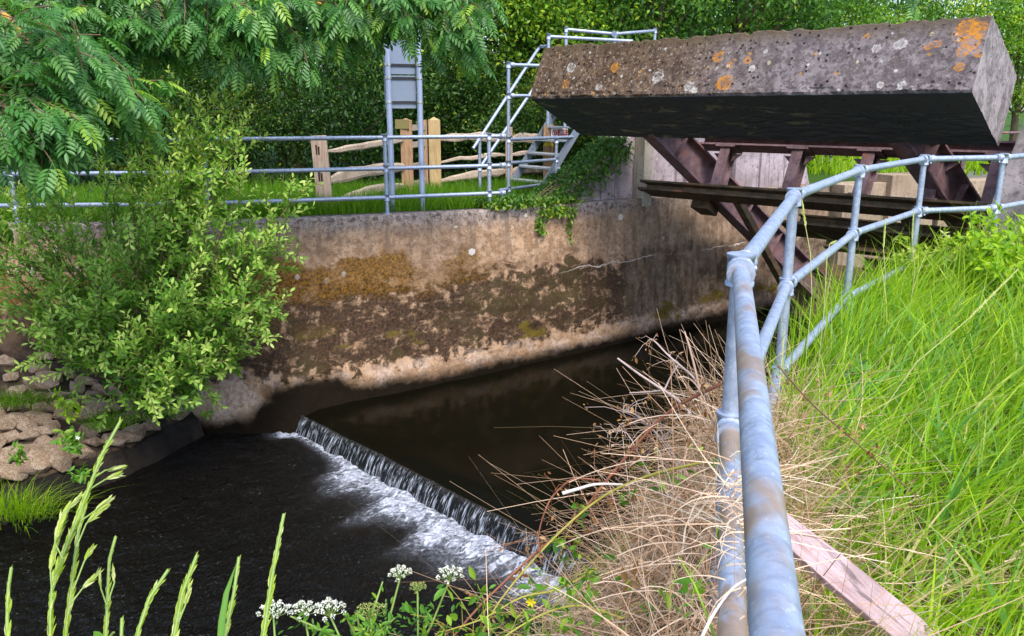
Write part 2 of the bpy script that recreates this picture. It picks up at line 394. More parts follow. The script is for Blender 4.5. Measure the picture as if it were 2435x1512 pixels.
def fall_material():
    m = NT('falling_water'); uv = m.uv()
    s1 = m.noise(m.map(uv, (1, .035, 1)), 24, 5, .7, .12); s2 = m.noise(m.map(uv, (1, .05, 1)), 60, 3, .6); br = m.noise(uv, 1.2, 3, .6)
    u, v, _ = m.sep(uv)
    k = m.mul(m.step(m.add(m.mul(s1, .6), m.mul(s2, .4)), .49, .64), m.step(v, .02, .40), m.add(.35, m.mul(br, .9)))
    col = m.mix(k, (.006, .006, .006), (.50, .55, .63))
    m.bump(m.add(s1, m.mul(s2, .5)), .9, .04)
    return m.done(col, m.add(.08, m.mul(k, .3)), spec=.18)

GALV = galv(); GALV_WORN = galv('worn_galvanised_steel', .92)
GALV_SIGN = plain('grey_painted_steel', (.36, .43, .60), .45, .15, .3)
PANEL = plain('sign_back_aluminium', (.22, .275, .38), .5, .2, .1)
CLAMP = plain('bright_clamp', (.6, .63, .66), .35, .2, .8)
DARKMET = plain('dark_bracket', (.05, .05, .055), .5, .3, .5)
TREAD = plain('pale_tread_steel', (.38, .41, .44), .6, .3, .2)  # lighter grey than the stringers
STEEL_STAIR = plain('dull_stair_steel', (.24, .28, .35), .55, .3, .3)
RUST = rusty('purple_brown_painted_steel', (.125, .075, .083), (.22, .14, .155), (.050, .026, .022))
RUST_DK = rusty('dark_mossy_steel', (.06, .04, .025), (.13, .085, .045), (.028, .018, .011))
OAK = wood('cleft_oak', (.36, .25, .19), (.52, .40, .32), (.17, .105, .065))
OAK_H = wood('cleft_oak_rail', (.33, .25, .185), (.52, .42, .33), (.15, .10, .065), axis=0)
POST_NEW = wood('new_softwood_post', (.36, .24, .11), (.50, .36, .18), (.22, .13, .05))
POST_OLD = wood('brown_gate_post', (.25, .14, .075), (.40, .26, .15), (.09, .045, .022))
PLANK = wood('weathered_pink_plank', (.34, .215, .225), (.50, .38, .40), (.06, .035, .035), axis=0, scale=1.4)
BARK = wood('bark', (.075, .05, .035), (.15, .105, .075), (.03, .02, .014))
TWIG = plain('twig_bark', (.16, .10, .055), .8, .5)
DEADTWIG = plain('dead_pale_twig', (.50, .38, .34), .8, .4)
HOLE_SHADE = plain('mortise_shadow_wood', (.05, .03, .02), .9)
STEMG = plain('green_stem', (.20, .30, .06), .5, .3)

# ------------------------------------------------------------------ plan of the place
TOP = np.array([(-14, 10.95), (-8, 10.95), (-6.4, 10.95), (-4.6, 11.03), (-3.0, 11.55), (-1.74, 12.02), (-.24, 12.62), (1.19, 13.55), (3.37, 15.05), (6.6, 17.2)])
BOT = np.array([(-14, 10.35), (-8, 10.4), (-6.4, 10.4), (-4.3, 10.35), (-2.85, 10.33), (-1.7, 11.05), (-.15, 12.2), (1.3, 13.3), (3.45, 14.95), (6.7, 17.1)])
ZU, ZD = -2.45, -2.73          # water above and below the weir
DW = np.array([.824, .566, 0.]); NW = np.array([-.566, .824, 0.])       # along the far wall, and away from the river
AX = np.array([-.722, .692, 0.]); NX = np.array([.692, .722, 0.])       # along the gate, and upstream
EDGE = np.array([(-9, -9), (-3, -3.2), (-.03, -.3), (.205, .56), (.6, 2.12), (1.36, 3.98), (2.4, 5.74), (3.5, 7.08), (4.3, 7.3), (5.4, 8.3), (9, 11.5), (16, 18)])
def edge_dist(x, y):      # >0 on the river side
    x = np.asarray(x, float); y = np.asarray(y, float)
    best = np.full(x.shape, 1e9); sg = np.ones(x.shape)
    for a, b in zip(EDGE[:-1], EDGE[1:]):
        t = b-a; L2 = t@t
        k = np.clip(((x-a[0])*t[0]+(y-a[1])*t[1])/L2, 0, 1)
        px = a[0]+k*t[0]; py = a[1]+k*t[1]; d = np.hypot(x-px, y-py)
        cr = t[0]*(y-a[1])-t[1]*(x-a[0])
        u = d < best; best = np.where(u, d, best); sg = np.where(u, np.sign(cr), sg)
    return best*sg
def near_h(x, y):
    d = edge_dist(x, y)
    z = np.where(d > .1, -(d-.1)*1.55, 0.)
    z = np.maximum(z, -4.2)
    z = z + (fbm(np.asarray(x)*1.3+50, np.asarray(y)*1.3, 3)-.5)*.16 + np.where(d < 0, np.minimum(-d*.04, .3), 0)
    return z

# ================================================================== SETTING
def grid(nx, ny, fn):
    u, v = np.meshgrid(np.linspace(0, 1, nx), np.linspace(0, 1, ny)); P = fn(u.ravel(), v.ravel())
    i = np.arange(nx*ny).reshape(ny, nx); Fq = np.stack([i[:-1, :-1], i[:-1, 1:], i[1:, 1:], i[1:, :-1]], -1).reshape(-1, 4)
    return P, Fq, u.ravel(), v.ravel()

m = NT('bank_soil'); o_ = m.obj()
m.bump(m.noise(o_, 12, 6, .7), .8, .05)
SOIL = m.done(m.mix(m.noise(o_, 3, 5, .6), (.045, .035, .015), (.10, .10, .03)), .95, spec=.15)
m = NT('lawn_earth'); o_ = m.obj()
LAWN = m.done(m.mix(m.noise(o_, 1.2, 5, .6), (.02, .045, .006), (.05, .11, .012)), .95, spec=.1)
m = NT('river_mud'); MUD = m.done((.015, .012, .008), .9)

P, Fq, u, v = grid(170, 170, lambda u, v: np.stack([-10+u*26, -8+v*26, near_h(-10+u*26, -8+v*26)], -1))
props(link('bank', npmesh('bank', P, Fq, smooth=True), SOIL), kind='structure')
# far bank: from the wall top to the horizon
tp = np.vstack([[(-400, 10.95)], TOP, [(9, 19.6), (16, 24), (400, 300)]])
V = []; Fs = []
for i, (x, y) in enumerate(tp):
    yb = y + (.22 if i > 0 else .3)
    V += [(x, yb, -.03), (x-.5, yb+3, -.02), (x*1.3-2, max(y+30, 60), .2), (x*1.5, 700, 0)]
for i in range(len(tp)-1):
    for k in range(3): Fs.append([i*4+k, (i+1)*4+k, (i+1)*4+k+1, i*4+k+1])
me = bpy.data.meshes.new('ground'); me.from_pydata(V, [], Fs); me.update()
props(link('ground', me, LAWN), kind='structure')
me = bpy.data.meshes.new('riverbed'); me.from_pydata([(-60, -60, -4.1), (60, -60, -4.1), (60, 60, -4.1), (-60, 60, -4.1)], [], [[0, 1, 2, 3]]); me.update()
props(link('riverbed', me, MUD), kind='structure')

# ---- water
W0 = np.array([-2.86, 10.50]); CU = np.array([.690, -.724]); CN = np.array([.724, .690])   # along the crest, upstream
def crest(u, v): return W0[0]+u*CU[0]+v*CN[0], W0[1]+u*CU[1]+v*CN[1]
def up_fn(u, v):
    U = -6+u*18; Vv = (v**2.2)*18
    x, y = crest(U, Vv); z = ZU - .05*np.exp(-(Vv/.16)**2) - .02*np.exp(-(Vv/.5)**2) + (fbm(x*1.5, y*1.5, 7)-.5)*.012
    return np.stack([x, y, z], -1)
P, Fq, u, v = grid(120, 120, up_fn)
props(link('water', npmesh('water', P, Fq, smooth=True), water_material('still_river_water', 2.2, .10, (.0026, .0024, .0012), .05)), kind='structure')
def fall_fn(u, v):
    U = -.6+u*9; a = v
    x, y = crest(U, -.16*a**1.0-.02*np.sin(U*9)*a)
    z = ZU-.055 + (fbm(U*3.1, a*0, 14)-.5)*.03*(1-a) - (.02*a+.235*a**1.7) + (fbm(U*14, a*1.5, 12)-.5)*.035*a
    x = x + (fbm(U*20, a, 4)-.5)*.03*a; 
    return np.stack([x, y, z], -1)
P, Fq, u, v = grid(700, 12, fall_fn)
props(link('water', npmesh('water', P, Fq, uv=np.stack([u*9, v*.27/.27], -1), smooth=True), fall_material()), kind='structure')
def dn_fn(u, v):
    U = -9+u*22; Vv = .02+(v**1.8)*22
    x, y = crest(U, -.10-Vv)
    fo = foam_d(U, Vv)
    rip = (fbm(x*4, y*4, 21)-.5)*.03+(fbm(x*11, y*11, 23)-.5)*.02*np.exp(-Vv/3)
    z = ZD + rip + fo*(fbm(x*7, y*7, 31, 3)-.35)*.10 - .03*np.exp(-Vv/.06)
    return np.stack([x, y, z], -1)
def foam_d(U, Vv):
    wd = .21+.22*np.clip(U/3.2, 0, 1)+.20*(vnoise(U*1.1, U*0, 41)-.5)+.34*(vnoise(U*3.7, U*0+2, 43)-.5)
    f = np.exp(-(Vv/np.maximum(wd*1.15, .12))**2)
    tail = .42*np.exp(-((Vv-wd)/(.75))**2)*vnoise(U*2.3, Vv*1.1, 47)
    return np.clip(f+tail, 0, 1)*np.where((U > -.25), 1, 0)
P, Fq, u, v = grid(420, 330, dn_fn)
me = npmesh('water', P, Fq, smooth=True)
a = me.attributes.new('near', 'FLOAT', 'POINT'); a.data.foreach_set('value', (np.exp(-(((v**1.8)*22-.9)/1.1)**2)*np.clip((-9+u*22)/1.5, 0, 1)).astype(np.float32)); a = me.attributes.new('foam', 'FLOAT', 'POINT'); a.data.foreach_set('value', foam_d(-9+u*22, .02+(v**1.8)*22).astype(np.float32))
props(link('water', me, water_material('rippled_river_water', 4.2, 1.0, (.0020, .0016, .0011), .55, foam=True)), kind='structure')

# ---- weir sill under the falling water
t = thing('weir', (*W0, -3.2), 'low concrete weir sill across the dark river with water pouring over it', 'weir')
mb = MB(); A3 = np.array([*W0, 0])-np.array([*CU, 0])*.7; C3 = np.array([*CN, 0]); U3 = np.array([*CU, 0])
mb.prism([A3+C3*0+(0, 0, -4), A3+C3*.02+(0, 0, ZU-.11), A3+C3*.45+(0, 0, ZU-.09), A3+C3*.6+(0, 0, -4)], U3*9)
mb.build('sill', plain('wet_sill', (.02, .018, .015), .4), t)

# ---- far river wall (lofted between its top line and its foot)
def resample(P, n):
    d = np.r_[0, np.cumsum(np.hypot(*np.diff(P, axis=0).T))]; s = np.linspace(0, d[-1], n)
    return np.stack([np.interp(s, d, P[:, 0]), np.interp(s, d, P[:, 1])], -1), s
n = 420; kk = 90
# matched parametrisation: interpolate both lines on the shared vertex index
idx = np.linspace(0, len(TOP)-1, n)
T_ = np.stack([np.interp(idx, range(len(TOP)), TOP[:, i]) for i in (0, 1)], -1); B_ = np.stack([np.interp(idx, range(len(BOT)), BOT[:, i]) for i in (0, 1)], -1)
for _ in range(24): T_[1:-1] = (T_[:-2]+2*T_[1:-1]+T_[2:])/4; B_[1:-1] = (B_[:-2]+2*B_[1:-1]+B_[2:])/4
S_ = np.r_[0, np.cumsum(np.hypot(*np.diff(T_, axis=0).T))]; S_ -= np.interp(-8, T_[:, 0], S_)
hs = np.linspace(0, 2.9, kk)
V = np.zeros((kk, n, 3)); UVw = np.zeros((kk, n, 2))
for j, h in enumerate(hs):
    f = min(h/2.75, 1.08); f = f**1.25
    V[j, :, 0] = T_[:, 0]*(1-f)+B_[:, 0]*f; V[j, :, 1] = T_[:, 1]*(1-f)+B_[:, 1]*f; V[j, :, 2] = .02-h
    rough_ = (fbm(S_*5, h*5+0*S_, 61, 5)-.5)*.07*np.clip((h-.4)/.5, 0, 1) + (fbm(S_*1.4, h*3+0*S_, 67, 3)-.5)*.05
    V[j, :, 0] += -NW[0]*rough_; V[j, :, 1] += -NW[1]*rough_
    UVw[j, :, 0] = S_; UVw[j, :, 1] = h
# flat top course 0.3 m deep
topv = V[0].copy(); topb = topv.copy(); topb[:, 0] += NW[0]*.32; topb[:, 1] += NW[1]*.32; topb[:, 2] += (fbm(S_*3, S_*0, 5)-.5)*.01
back = topb.copy(); back[:, 2] = -3
V = np.concatenate([back[None], topb[None], V]); UVw = np.concatenate([np.stack([S_, 0*S_-.5], -1)[None], np.stack([S_, 0*S_-.25], -1)[None], UVw])
i = np.arange((kk+2)*n).reshape(kk+2, n); Fq = np.stack([i[:-1, :-1], i[1:, :-1], i[1:, 1:], i[:-1, 1:]], -1).reshape(-1, 4)
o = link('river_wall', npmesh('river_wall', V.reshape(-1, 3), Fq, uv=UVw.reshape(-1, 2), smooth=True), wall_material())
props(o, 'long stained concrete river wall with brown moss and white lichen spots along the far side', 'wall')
def walltop(x, back_=0):
    y = np.interp(x, T_[:, 0], T_[:, 1]); return np.array([x+NW[0]*back_, y+NW[1]*back_, .02])

# ---- far abutment above the wall, with sloped downstream end
ABUT = grey_concrete('pale_streaked_concrete', (.24, .195, .20), (.46, .385, .41), (.085, .065, .062), .85)
R0 = np.array([.93, 13.46, 0]) + NW*.16
def rp(r, z, b=0): return R0+DW*r+NW*b+np.array([0, 0, z])
mb = MB()
mb.prism([rp(-.35, -.2), rp(-.35, .0), rp(1.35, 1.02), rp(1.9, 1.3), rp(2.1, 1.3), rp(2.1, -.2)], NW*.62)
mb.prism([rp(2.1, -.2), rp(2.1, 1.3), rp(3.95, 1.3), rp(3.95, -.2)], NW*1.35)
mb.prism([rp(4.2, -.2), rp(4.2, 1.3), rp(5.95, 1.3), rp(6.1, 1.0), rp(6.6, -.2)], NW*1.35)
mb.prism([rp(3.95, -.2, .5), rp(3.95, 1.29, .5), rp(4.2, 1.29, .5), rp(4.2, -.2, .5)], NW*.84)
o = mb.build('abutment', ABUT, bevel=.015); props(o, 'pale streaked concrete abutment with a sloping end and dark slot under the block', 'abutment')
mb = MB(); mb.prism([rp(1.55, -.12, -.26), rp(1.55, 1.28, -.26), rp(1.75, 1.28, -.26), rp(1.75, -.12, -.26)], NW*.255)
o = mb.build('pilaster', grey_concrete('pilaster_concrete', (.30, .27, .22), (.44, .39, .33), (.12, .1, .075)), bevel=.012)
props(o, 'narrow upright concrete pilaster standing on the abutment face beside the dark beam end', 'pilaster')
# ---- near pier with sloping end at the right edge
PIER = grey_concrete('pitted_grey_concrete', (.10, .088, .088), (.21, .185, .185), (.035, .03, .03), .6)
Q0 = np.array([5.02, 8.78, 0])
def qp(r, z): return Q0+NX*r+np.array([0, 0, z])
mb = MB(); mb.prism([qp(-1.0, -3.5), qp(-.25, -.3), qp(.35, .55), qp(1.45, 1.62), qp(2.2, 2.2), qp(6.5, 2.2), qp(6.5, -3.5)], -AX*.75)
o = mb.build('pier', PIER, bevel=.02); props(o, 'pitted grey concrete pier with a sloping edge behind the bend of the near railing', 'pier')
# upstream low concrete wall glimpsed under the gate
mb = MB()
for (a, b, z0, z1) in (((7.0, 17.4), (8.1, 18.0), -2.6, -.02), ((8.35, 18.2), (9.6, 18.7), -2.6, .12), ((9.75, 18.75), (15, 20.5), -2.6, -.06)):
    a3 = np.array([*a, 0]); b3 = np.array([*b, 0]); nn = np.array([-(b3-a3)[1], (b3-a3)[0], 0]); nn /= np.linalg.norm(nn)
    mb.prism([a3+(0, 0, z0), a3+(0, 0, z1), b3+(0, 0, z1), b3+(0, 0, z0)], nn*.6)
mb.prism([(8.05, 18.2, -2.6), (8.05, 18.2, -.05), (8.4, 18.4, -.05), (8.4, 18.4, -2.6)], (-.2, .4, 0))
o = mb.build('low_wall', grey_concrete('brown_concrete', (.28, .21, .14), (.40, .31, .22), (.12, .085, .05)), bevel=.01)
props(o, 'low brown concrete wall upstream, seen through the steel frame below the block', 'wall')

# ================================================================== TILTING GATE (counterweight block, arms, frame)
Bp = np.array([4.82, 8.92, 1.69]); th = math.atan2(.81, .37)
EU = NX*math.cos(th)+np.array([0, 0, math.sin(th)]); ED = NX*math.sin(th)-np.array([0, 0, math.cos(th)])   # up the front face, along the underside
LB, HB, DB = 6.3, .89, 1.47
def face_uv(x, y):   # (u, v) of a photo point on the front face
    nrm = np.cross(AX, EU); r = ray(x, y); q = EYE+r*(np.dot(Bp-EYE, nrm)/np.dot(r, nrm)); return float((q-Bp)@AX), float((q-Bp)@EU)
SPOTS = [(*face_uv(x, y), r, k) for (x, y, r, k) in (
    (2300, 68, .13, 'o'), (2325, 72, .11, 'o'), (2302, 100, .12, 'o'), (2290, 122, .075, 'o'), (2325, 127, .05, 'o'), (2280, 158, .055, 'o'), (2208, 110, .055, 'o'), (2228, 104, .05, 'o'),
    (2139, 106, .07, 'w'), (2083, 116, .055, 'w'), (2145, 202, .06, 'w'), (2092, 202, .045, 'w'), (2062, 86, .035, 'o'),
    (1708, 134, .085, 'o'), (1735, 154, .045, 'o'), (1787, 164, .045, 'w'), (1722, 200, .12, 'o'), (1640, 207, .085, 'w'), (1562, 182, .10, 'w'), (1460, 161, .075, 'o'),
    (1358, 161, .085, 'w'), (1424, 207, .07, 'w'), (1345, 200, .07, 'o'), (1820, 122, .03, 'w'), (1778, 144, .05, 'o'))]
g = thing('sluice_gate', (4.82, 8.92, -1), 'tilting sluice gate with a huge lichen-spotted concrete counterweight on rusty purple-brown steel arms', 'sluice gate')
def block_pt(u, e, d): return Bp+AX*u+EU*e+ED*d
ch = .028
nu = 260
V = []; UVb = []
prof = []    # (e, d, v) around the section, front face first
for q in np.linspace(0, 1, 40): prof.append((ch+q*(HB-2*ch), 0., ch+q*(HB-2*ch)))
for q in np.linspace(0, 1, 30): prof.append((HB, ch+q*(DB-2*ch), HB+.1+q*DB*.9))
for q in np.linspace(0, 1, 12): prof.append((HB-ch-q*(HB-2*ch), DB, 5+q))
for q in np.linspace(0, 1, 50): prof.append((0., DB-ch-q*(DB-2*ch), -.06-(1-q)*(DB-.1)))
prof = np.array(prof); npf = len(prof)
us = np.linspace(0, LB, nu)
for ui in us:
    e, d = prof[:, 0].copy(), prof[:, 1].copy()
    jit = (fbm(ui*6+0*e, (e+d*2.3)*6, 71, 5)-.5)*.022
    chip = np.where((np.arange(npf) < 3) | (np.arange(npf) > npf-3), (fbm(ui*7+0*e, 0*e, 75, 5)-.5)*.075, 0)
    top_c = np.where((np.arange(npf) > 36) & (np.arange(npf) < 44), -np.abs(fbm(ui*5+0*e, e*0, 77, 6)-.5)*.16, 0)
    e = e+np.where(prof[:, 1] > .5, jit, 0)+top_c; d = d+np.where(np.arange(npf) < 40, jit+chip, 0)
    V += [block_pt(ui, ee, dd) for ee, dd in zip(e, d)]; UVb += [(ui, vv) for vv in prof[:, 2]]
V = np.array(V); UVb = np.array(UVb)
Fb = [[i*npf+k, i*npf+(k+1) % npf, (i+1)*npf+(k+1) % npf, (i+1)*npf+k] for i in range(nu-1) for k in range(npf)]
b0 = len(V); c0 = block_pt(-.0, HB/2, DB/2); c1 = block_pt(LB, HB/2, DB/2)
endv = np.vstack([V[:npf]-AX*.02*0, V[-npf:], [c0], [c1]])
V = np.vstack([V, endv]); UVb = np.vstack([UVb, np.stack([prof[:, 0], 3+prof[:, 1]*.1], -1), np.stack([prof[:, 0], 3+prof[:, 1]*.1], -1), [(0, 3)], [(0, 3)]])
Fb += [[b0+(k+1) % npf, b0+k, b0+2*npf, b0+2*npf] for k in range(npf)]+[[b0+npf+k, b0+npf+(k+1) % npf, b0+2*npf+1, b0+2*npf+1] for k in range(npf)]
me = bpy.data.meshes.new('counterweight'); me.from_pydata([tuple(p-WL[g]) for p in V], [], [f if f[2] != f[3] else f[:3] for f in Fb])
uvl = me.uv_layers.new(name='UVMap'); li = np.zeros(len(me.loops), np.int32); me.loops.foreach_get('vertex_index', li); uvl.data.foreach_set('uv', UVb[li].astype(np.float32).ravel())
bm = bmesh.new(); bm.from_mesh(me); bmesh.ops.recalc_face_normals(bm, faces=bm.faces); bm.to_mesh(me); bm.free(); me.update()
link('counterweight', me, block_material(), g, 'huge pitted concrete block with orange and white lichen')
# arms follow the underside direction, through the frame, down to the leaf at the water
AD = DW-np.array([0, 0, .70]); AD /= np.linalg.norm(AD); AU = np.cross(np.cross(AD, [0, 0, 1.]), AD); AU /= np.linalg.norm(AU); ASd = np.cross(AD, AU)
for ua in (4.93, 1.12):
    st = Bp+AX*ua+ED*DB+AU*.24
    mb = MB(); mb.ibeam(st-AD*.45, st+AD*5.6, .50, .27, .03, .06, AU)
    for k in range(5): mb.bar(st+AD*(.6+k*1.05)-AU*.21, st+AD*(.6+k*1.05)+AU*.21, .24, .02, ASd)
    mb.build('arm', RUST, g)
# frame: top and bottom chords with leaning posts, 0.8 m upstream of the block
Fo = np.array([2.35, 14.3, 0])-AX*.0
fb0 = Fo+np.array([0, 0, .20]); fb1 = fb0-AX*6.7
off = EU*.80
MB().ibeam(fb0+off+EU*.06+AX*-.85, fb1+off+EU*.06, .17, .30, .03, .05, EU).build('chord', RUST, g)
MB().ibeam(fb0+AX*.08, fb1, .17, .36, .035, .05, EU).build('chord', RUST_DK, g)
for s_ in (1.33, 2.55, 3.62, 4.55, 5.28):
    mb = MB(); pb = fb0-AX*s_
    mb.ibeam(pb+EU*.085, pb+EU*.775, .24, .17, .02, .04, NX)
    mb.box(pb+EU*.76, AX*.17, ED*.15, EU*.014)
    mb.box(pb+EU*.10, AX*.13, ED*.15, EU*.012)
    mb.prism([pb+EU*.68+AX*.10, pb+EU*.68+AX*.25, pb+EU*.55+AX*.10], ED*.02); mb.prism([pb+EU*.68-AX*.10, pb+EU*.68-AX*.25, pb+EU*.55-AX*.10], ED*.02)
    mb.build('post', RUST, g)
for k, (dd, ee) in enumerate(((.75, -.12), (1.5, -.2), (2.6, -.2))):
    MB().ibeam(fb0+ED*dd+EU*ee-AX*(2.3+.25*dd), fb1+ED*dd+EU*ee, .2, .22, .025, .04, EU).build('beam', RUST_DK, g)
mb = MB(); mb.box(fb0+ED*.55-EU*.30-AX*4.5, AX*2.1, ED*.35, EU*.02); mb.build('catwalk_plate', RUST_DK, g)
# gate leaf between the arm ends
mb = MB(); ls = Bp+ED*1.47+AD*5.6+DW*0
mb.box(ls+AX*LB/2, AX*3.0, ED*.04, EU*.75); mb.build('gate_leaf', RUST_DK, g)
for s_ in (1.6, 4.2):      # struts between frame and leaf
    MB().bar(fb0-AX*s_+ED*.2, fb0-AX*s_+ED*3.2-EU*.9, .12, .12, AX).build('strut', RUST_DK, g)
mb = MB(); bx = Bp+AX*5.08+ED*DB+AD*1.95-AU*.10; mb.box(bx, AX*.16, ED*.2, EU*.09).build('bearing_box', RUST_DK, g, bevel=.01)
# upstream brown handrail under the gate
t = thing('guard_rail', (9, 18.7, 0), 'rusty brown handrail on the low upstream wall beneath the gate', 'railing')
pts = [(7.9, 18.1), (9.0, 18.6), (10.3, 19.05), (12, 19.6)]
for p in pts: MB().bar((*p, -.1), (*p, 1.0), .09, .09, (1, 0, 0)).build('post', RUST, t)
for z in (.55, 1.0): MB().tube([(*p, z) for p in pts], .03, 6).build('rail', RUST, t)
t = thing('wire_fence', (9, 24, 0), 'thin grey rail fence on the green bank far upstream, seen under the gate', 'fence')
for x in (9.2, 10.6, 12., 13.4): MB().tube([(x, 24+.3*(x-9), -.1), (x, 24+.3*(x-9), 1.1)], .03, 6).build('post', GALV, t)
for z in (.35, .75, 1.05): MB().tube([(8.6, 23.9, z), (14.5, 25.6, z)], .03, 6).build('rail', GALV, t)

# ================================================================== RAILINGS
PR = .0305
def fitting(parent, p, axis, r=PR*1.42, L=.10, mat=GALV):
    a = np.array(axis, float); a /= np.linalg.norm(a); p = np.array(p, float)
    mb = MB(); mb.tube([p-a*L/2, p-a*L*.36, p-a*L*.35, p+a*L*.35, p+a*L*.36, p+a*L/2], [r*1.05, r*1.05, r*.97, r*.97, r*1.05, r*1.05], 14)
    if L < .1:
        sdv = np.cross(a, [.3, -.9, .4]); sdv /= np.linalg.norm(sdv); mb.tube([p+sdv*r*.8, p+sdv*r*1.28], .009, 6)
    mb.build('fitting', mat, parent)
# far wall railing
t = thing('wall_railing', walltop(-1.74), 'three-rail galvanised tube railing along the top of the far river wall', 'railing')
pp = [walltop(x, .14) for x in (-9.4, -6.6, -4.08, -1.76, -.27)]
for p in pp:
    MB().tube([p-(0, 0, .02), p+(0, 0, 1.10)], PR, 10).build('post', GALV, t)
    MB().tube([p-(0, 0, .01), p+(0, 0, .012)], .06, 12).build('base_flange', GALV, t)
    for z in (.24, .66, 1.1): fitting(t, p+(0, 0, z), (0, 0, 1))
for z in (.24, .66, 1.1):
    pl = [p+(0, -.0, z) for p in pp]; pl = [pl[0]-(6, 0, 0)]+pl+[pl[-1]+(pl[-1]-pl[-2])*.13]
    MB().tube(pl, PR, 10).build('rail', GALV, t)
    fitting(t, pl[-1], (pl[-1]-pl[-2]), L=.09)
# platform railing round the stair foot
C_ = atz(1209, 474, .0); E_ = atz(1321, 455, .0); F_ = atz(1141, 462, .0)
Ecor = E_
t = thing('landing_railing', C_, 'short galvanised railing returning from the wall railing past the stair foot', 'railing')
MB().tube([C_-(0, 0, .03), C_+(0, 0, 2.24)], PR, 10).build('post', GALV, t)
MB().tube([E_-(0, 0, .03), E_+(0, 0, .95)], PR, 10).build('post', GALV, t)
dE = (E_-C_)/np.linalg.norm(E_-C_)
for z, ext in ((.18, 0), (.62, 0.0), (1.02, .75)):
    a = C_+(0, 0, z)-dE*(.02 if z > .3 else .3); b = E_+dE*ext+(0, 0, z-.02)
    MB().tube([a, b], PR, 10).build('rail', GALV, t)
    fitting(t, C_+(0, 0, z), (0, 0, 1)); fitting(t, E_+(0, 0, z-.02) if z < 1 else E_+(0, 0, .95), (0, 0, 1))
MB().tube([E_+(0, 0, .42), E_+dE*.42+(0, 0, .42)], PR, 8).build('rail', GALV, t)
for z in (2.24, 1.74):
    a = C_+(0, 0, z); MB().tube([a, a+np.array([1.1, .55, 0])], PR, 10).build('rail', GALV, t)
    fitting(t, a, (0, 0, 1)); fitting(t, a+np.array([.04, .02, 0]), (1, .5, 0))
# stair with its own sloping handrails
S0l = atz(1180, 456, .0); S0r = atz(1287, 444, .0)
side = S0r-S0l; side[2] = 0; wS = np.linalg.norm(side); sideu = side/wS
dirS = np.array([.80, .60, 0]); rise = 2.3; run = 1.85
Sc = (S0l+S0r)/2+np.array([.10, .02, 0]); sideu = np.array([.60, -.80, 0]); 
S0l = Sc-sideu*.50; S0r = Sc+sideu*.50
t = thing('steel_staircase', Sc, 'steep grey steel stairway with open treads climbing behind the concrete block', 'staircase')
tip = dirS*run+np.array([0, 0, rise])
for q in (S0l, S0r): MB().bar(q-tip*.01, q+tip, .02, .16, sideu).build('stringer', STEEL_STAIR, t)
for k in range(9):
    f = (k+.6)/9; mb = MB(); c = Sc+tip*f
    mb.box(c, sideu*.49, dirS*.11, np.array([0, 0, .018])); mb.build('tread', TREAD, t, bevel=.004)
land = Sc+tip
MB().box(land+dirS*.9, sideu*.45, dirS*.9, np.array([0, 0, .03])).build('landing', STEEL_STAIR, t)
hl = S0l-sideu*.06; 
pF = F_; up1 = np.array([0, 0, .95])
MB().tube([pF-(0, 0, .03), pF+(0, 0, 1.0)], PR, 10).build('handrail_post', GALV, t)
hb = pF+(0, 0, 1.0); ht = hl+tip+(0, 0, 1.0)
a = hb-tip*.08
he = aty(1282, 112, hb[1]+.58*(ht[1]-hb[1])); he2 = aty(1304, 110, 15.6)
MB().tube([hb-(he-hb)*.10, hb, he-(he-hb)*.04, he+(he-hb)*.01+np.array([.02, 0, 0]), he2+(he-he2)*.6, he2], PR, 10).build('handrail', GALV, t)
MB().tube([hb-(0, 0, .52), he-(0, 0, .62)], PR, 10).build('handrail', GALV, t)
fitting(t, hb, tip); fitting(t, pF+(0, 0, .48), (0, 0, 1))
# top platform railing behind the block
q1 = aty(1304, 87, 15.6); q2 = aty(1430, 94, 15.9); r1 = aty(1346, 70, 16.4); r2 = aty(1461, 81, 16.2); r3 = aty(1557, 73, 17.6)
for p in (q1, r1, r2, r3): MB().tube([p, (p[0], p[1], 1.2)], PR, 10).build('handrail_post', GALV, t); fitting(t, p, (0, 0, 1), r=PR*1.3)
MB().tube([q1, q2, q2+(q2-q1)*.6], PR, 10).build('handrail', GALV, t)
MB().tube([r1, r2, r3], PR, 10).build('handrail', GALV, t); fitting(t, r2, r3-r2)

# near railing
JX = [(-.022, -.35), (.60, 2.12), (1.36, 3.98), (2.40, 5.74), (3.50, 7.08), (4.30, 7.30), (5.6, 8.4)]
t = thing('bank_railing', (.6, 2.12, 0), 'weathered galvanised tube railing running from the viewer along the near grassy bank', 'railing')
def J(i, z): return np.array([*JX[i], z])
for i in range(len(JX)):
    if i == 0: continue
    MB().tube([J(i, -.4), J(i, 1.1)], .0242, 16).build('post', GALV, t)
    for z in (.2, .66, 1.1):
        fitting(t, J(i, z)-(0, 0, .005), (0, 0, 1), r=.036, L=.085)
        a = (J(i, z)-J(i-1, z)); a /= np.linalg.norm(a); fitting(t, J(i, z)-a*.055, a, r=.034, L=.06)
        if i < len(JX)-1:
            a = (J(i+1, z)-J(i, z)); a /= np.linalg.norm(a); fitting(t, J(i, z)+a*.055, a, r=.033, L=.06)
for z in (.2, .66, 1.1):
    for i in range(len(JX)-1):
        b = J(i+1, z); a = J(i, z)
        n_ = 14
        pts = [a+(b-a)*k/n_ for k in range(n_+1)]
        MB().tube(pts, .0215 if i == 0 and z > 1 else .0245, 24 if i == 0 else 16).build('rail', GALV_WORN if i == 0 else GALV, t)

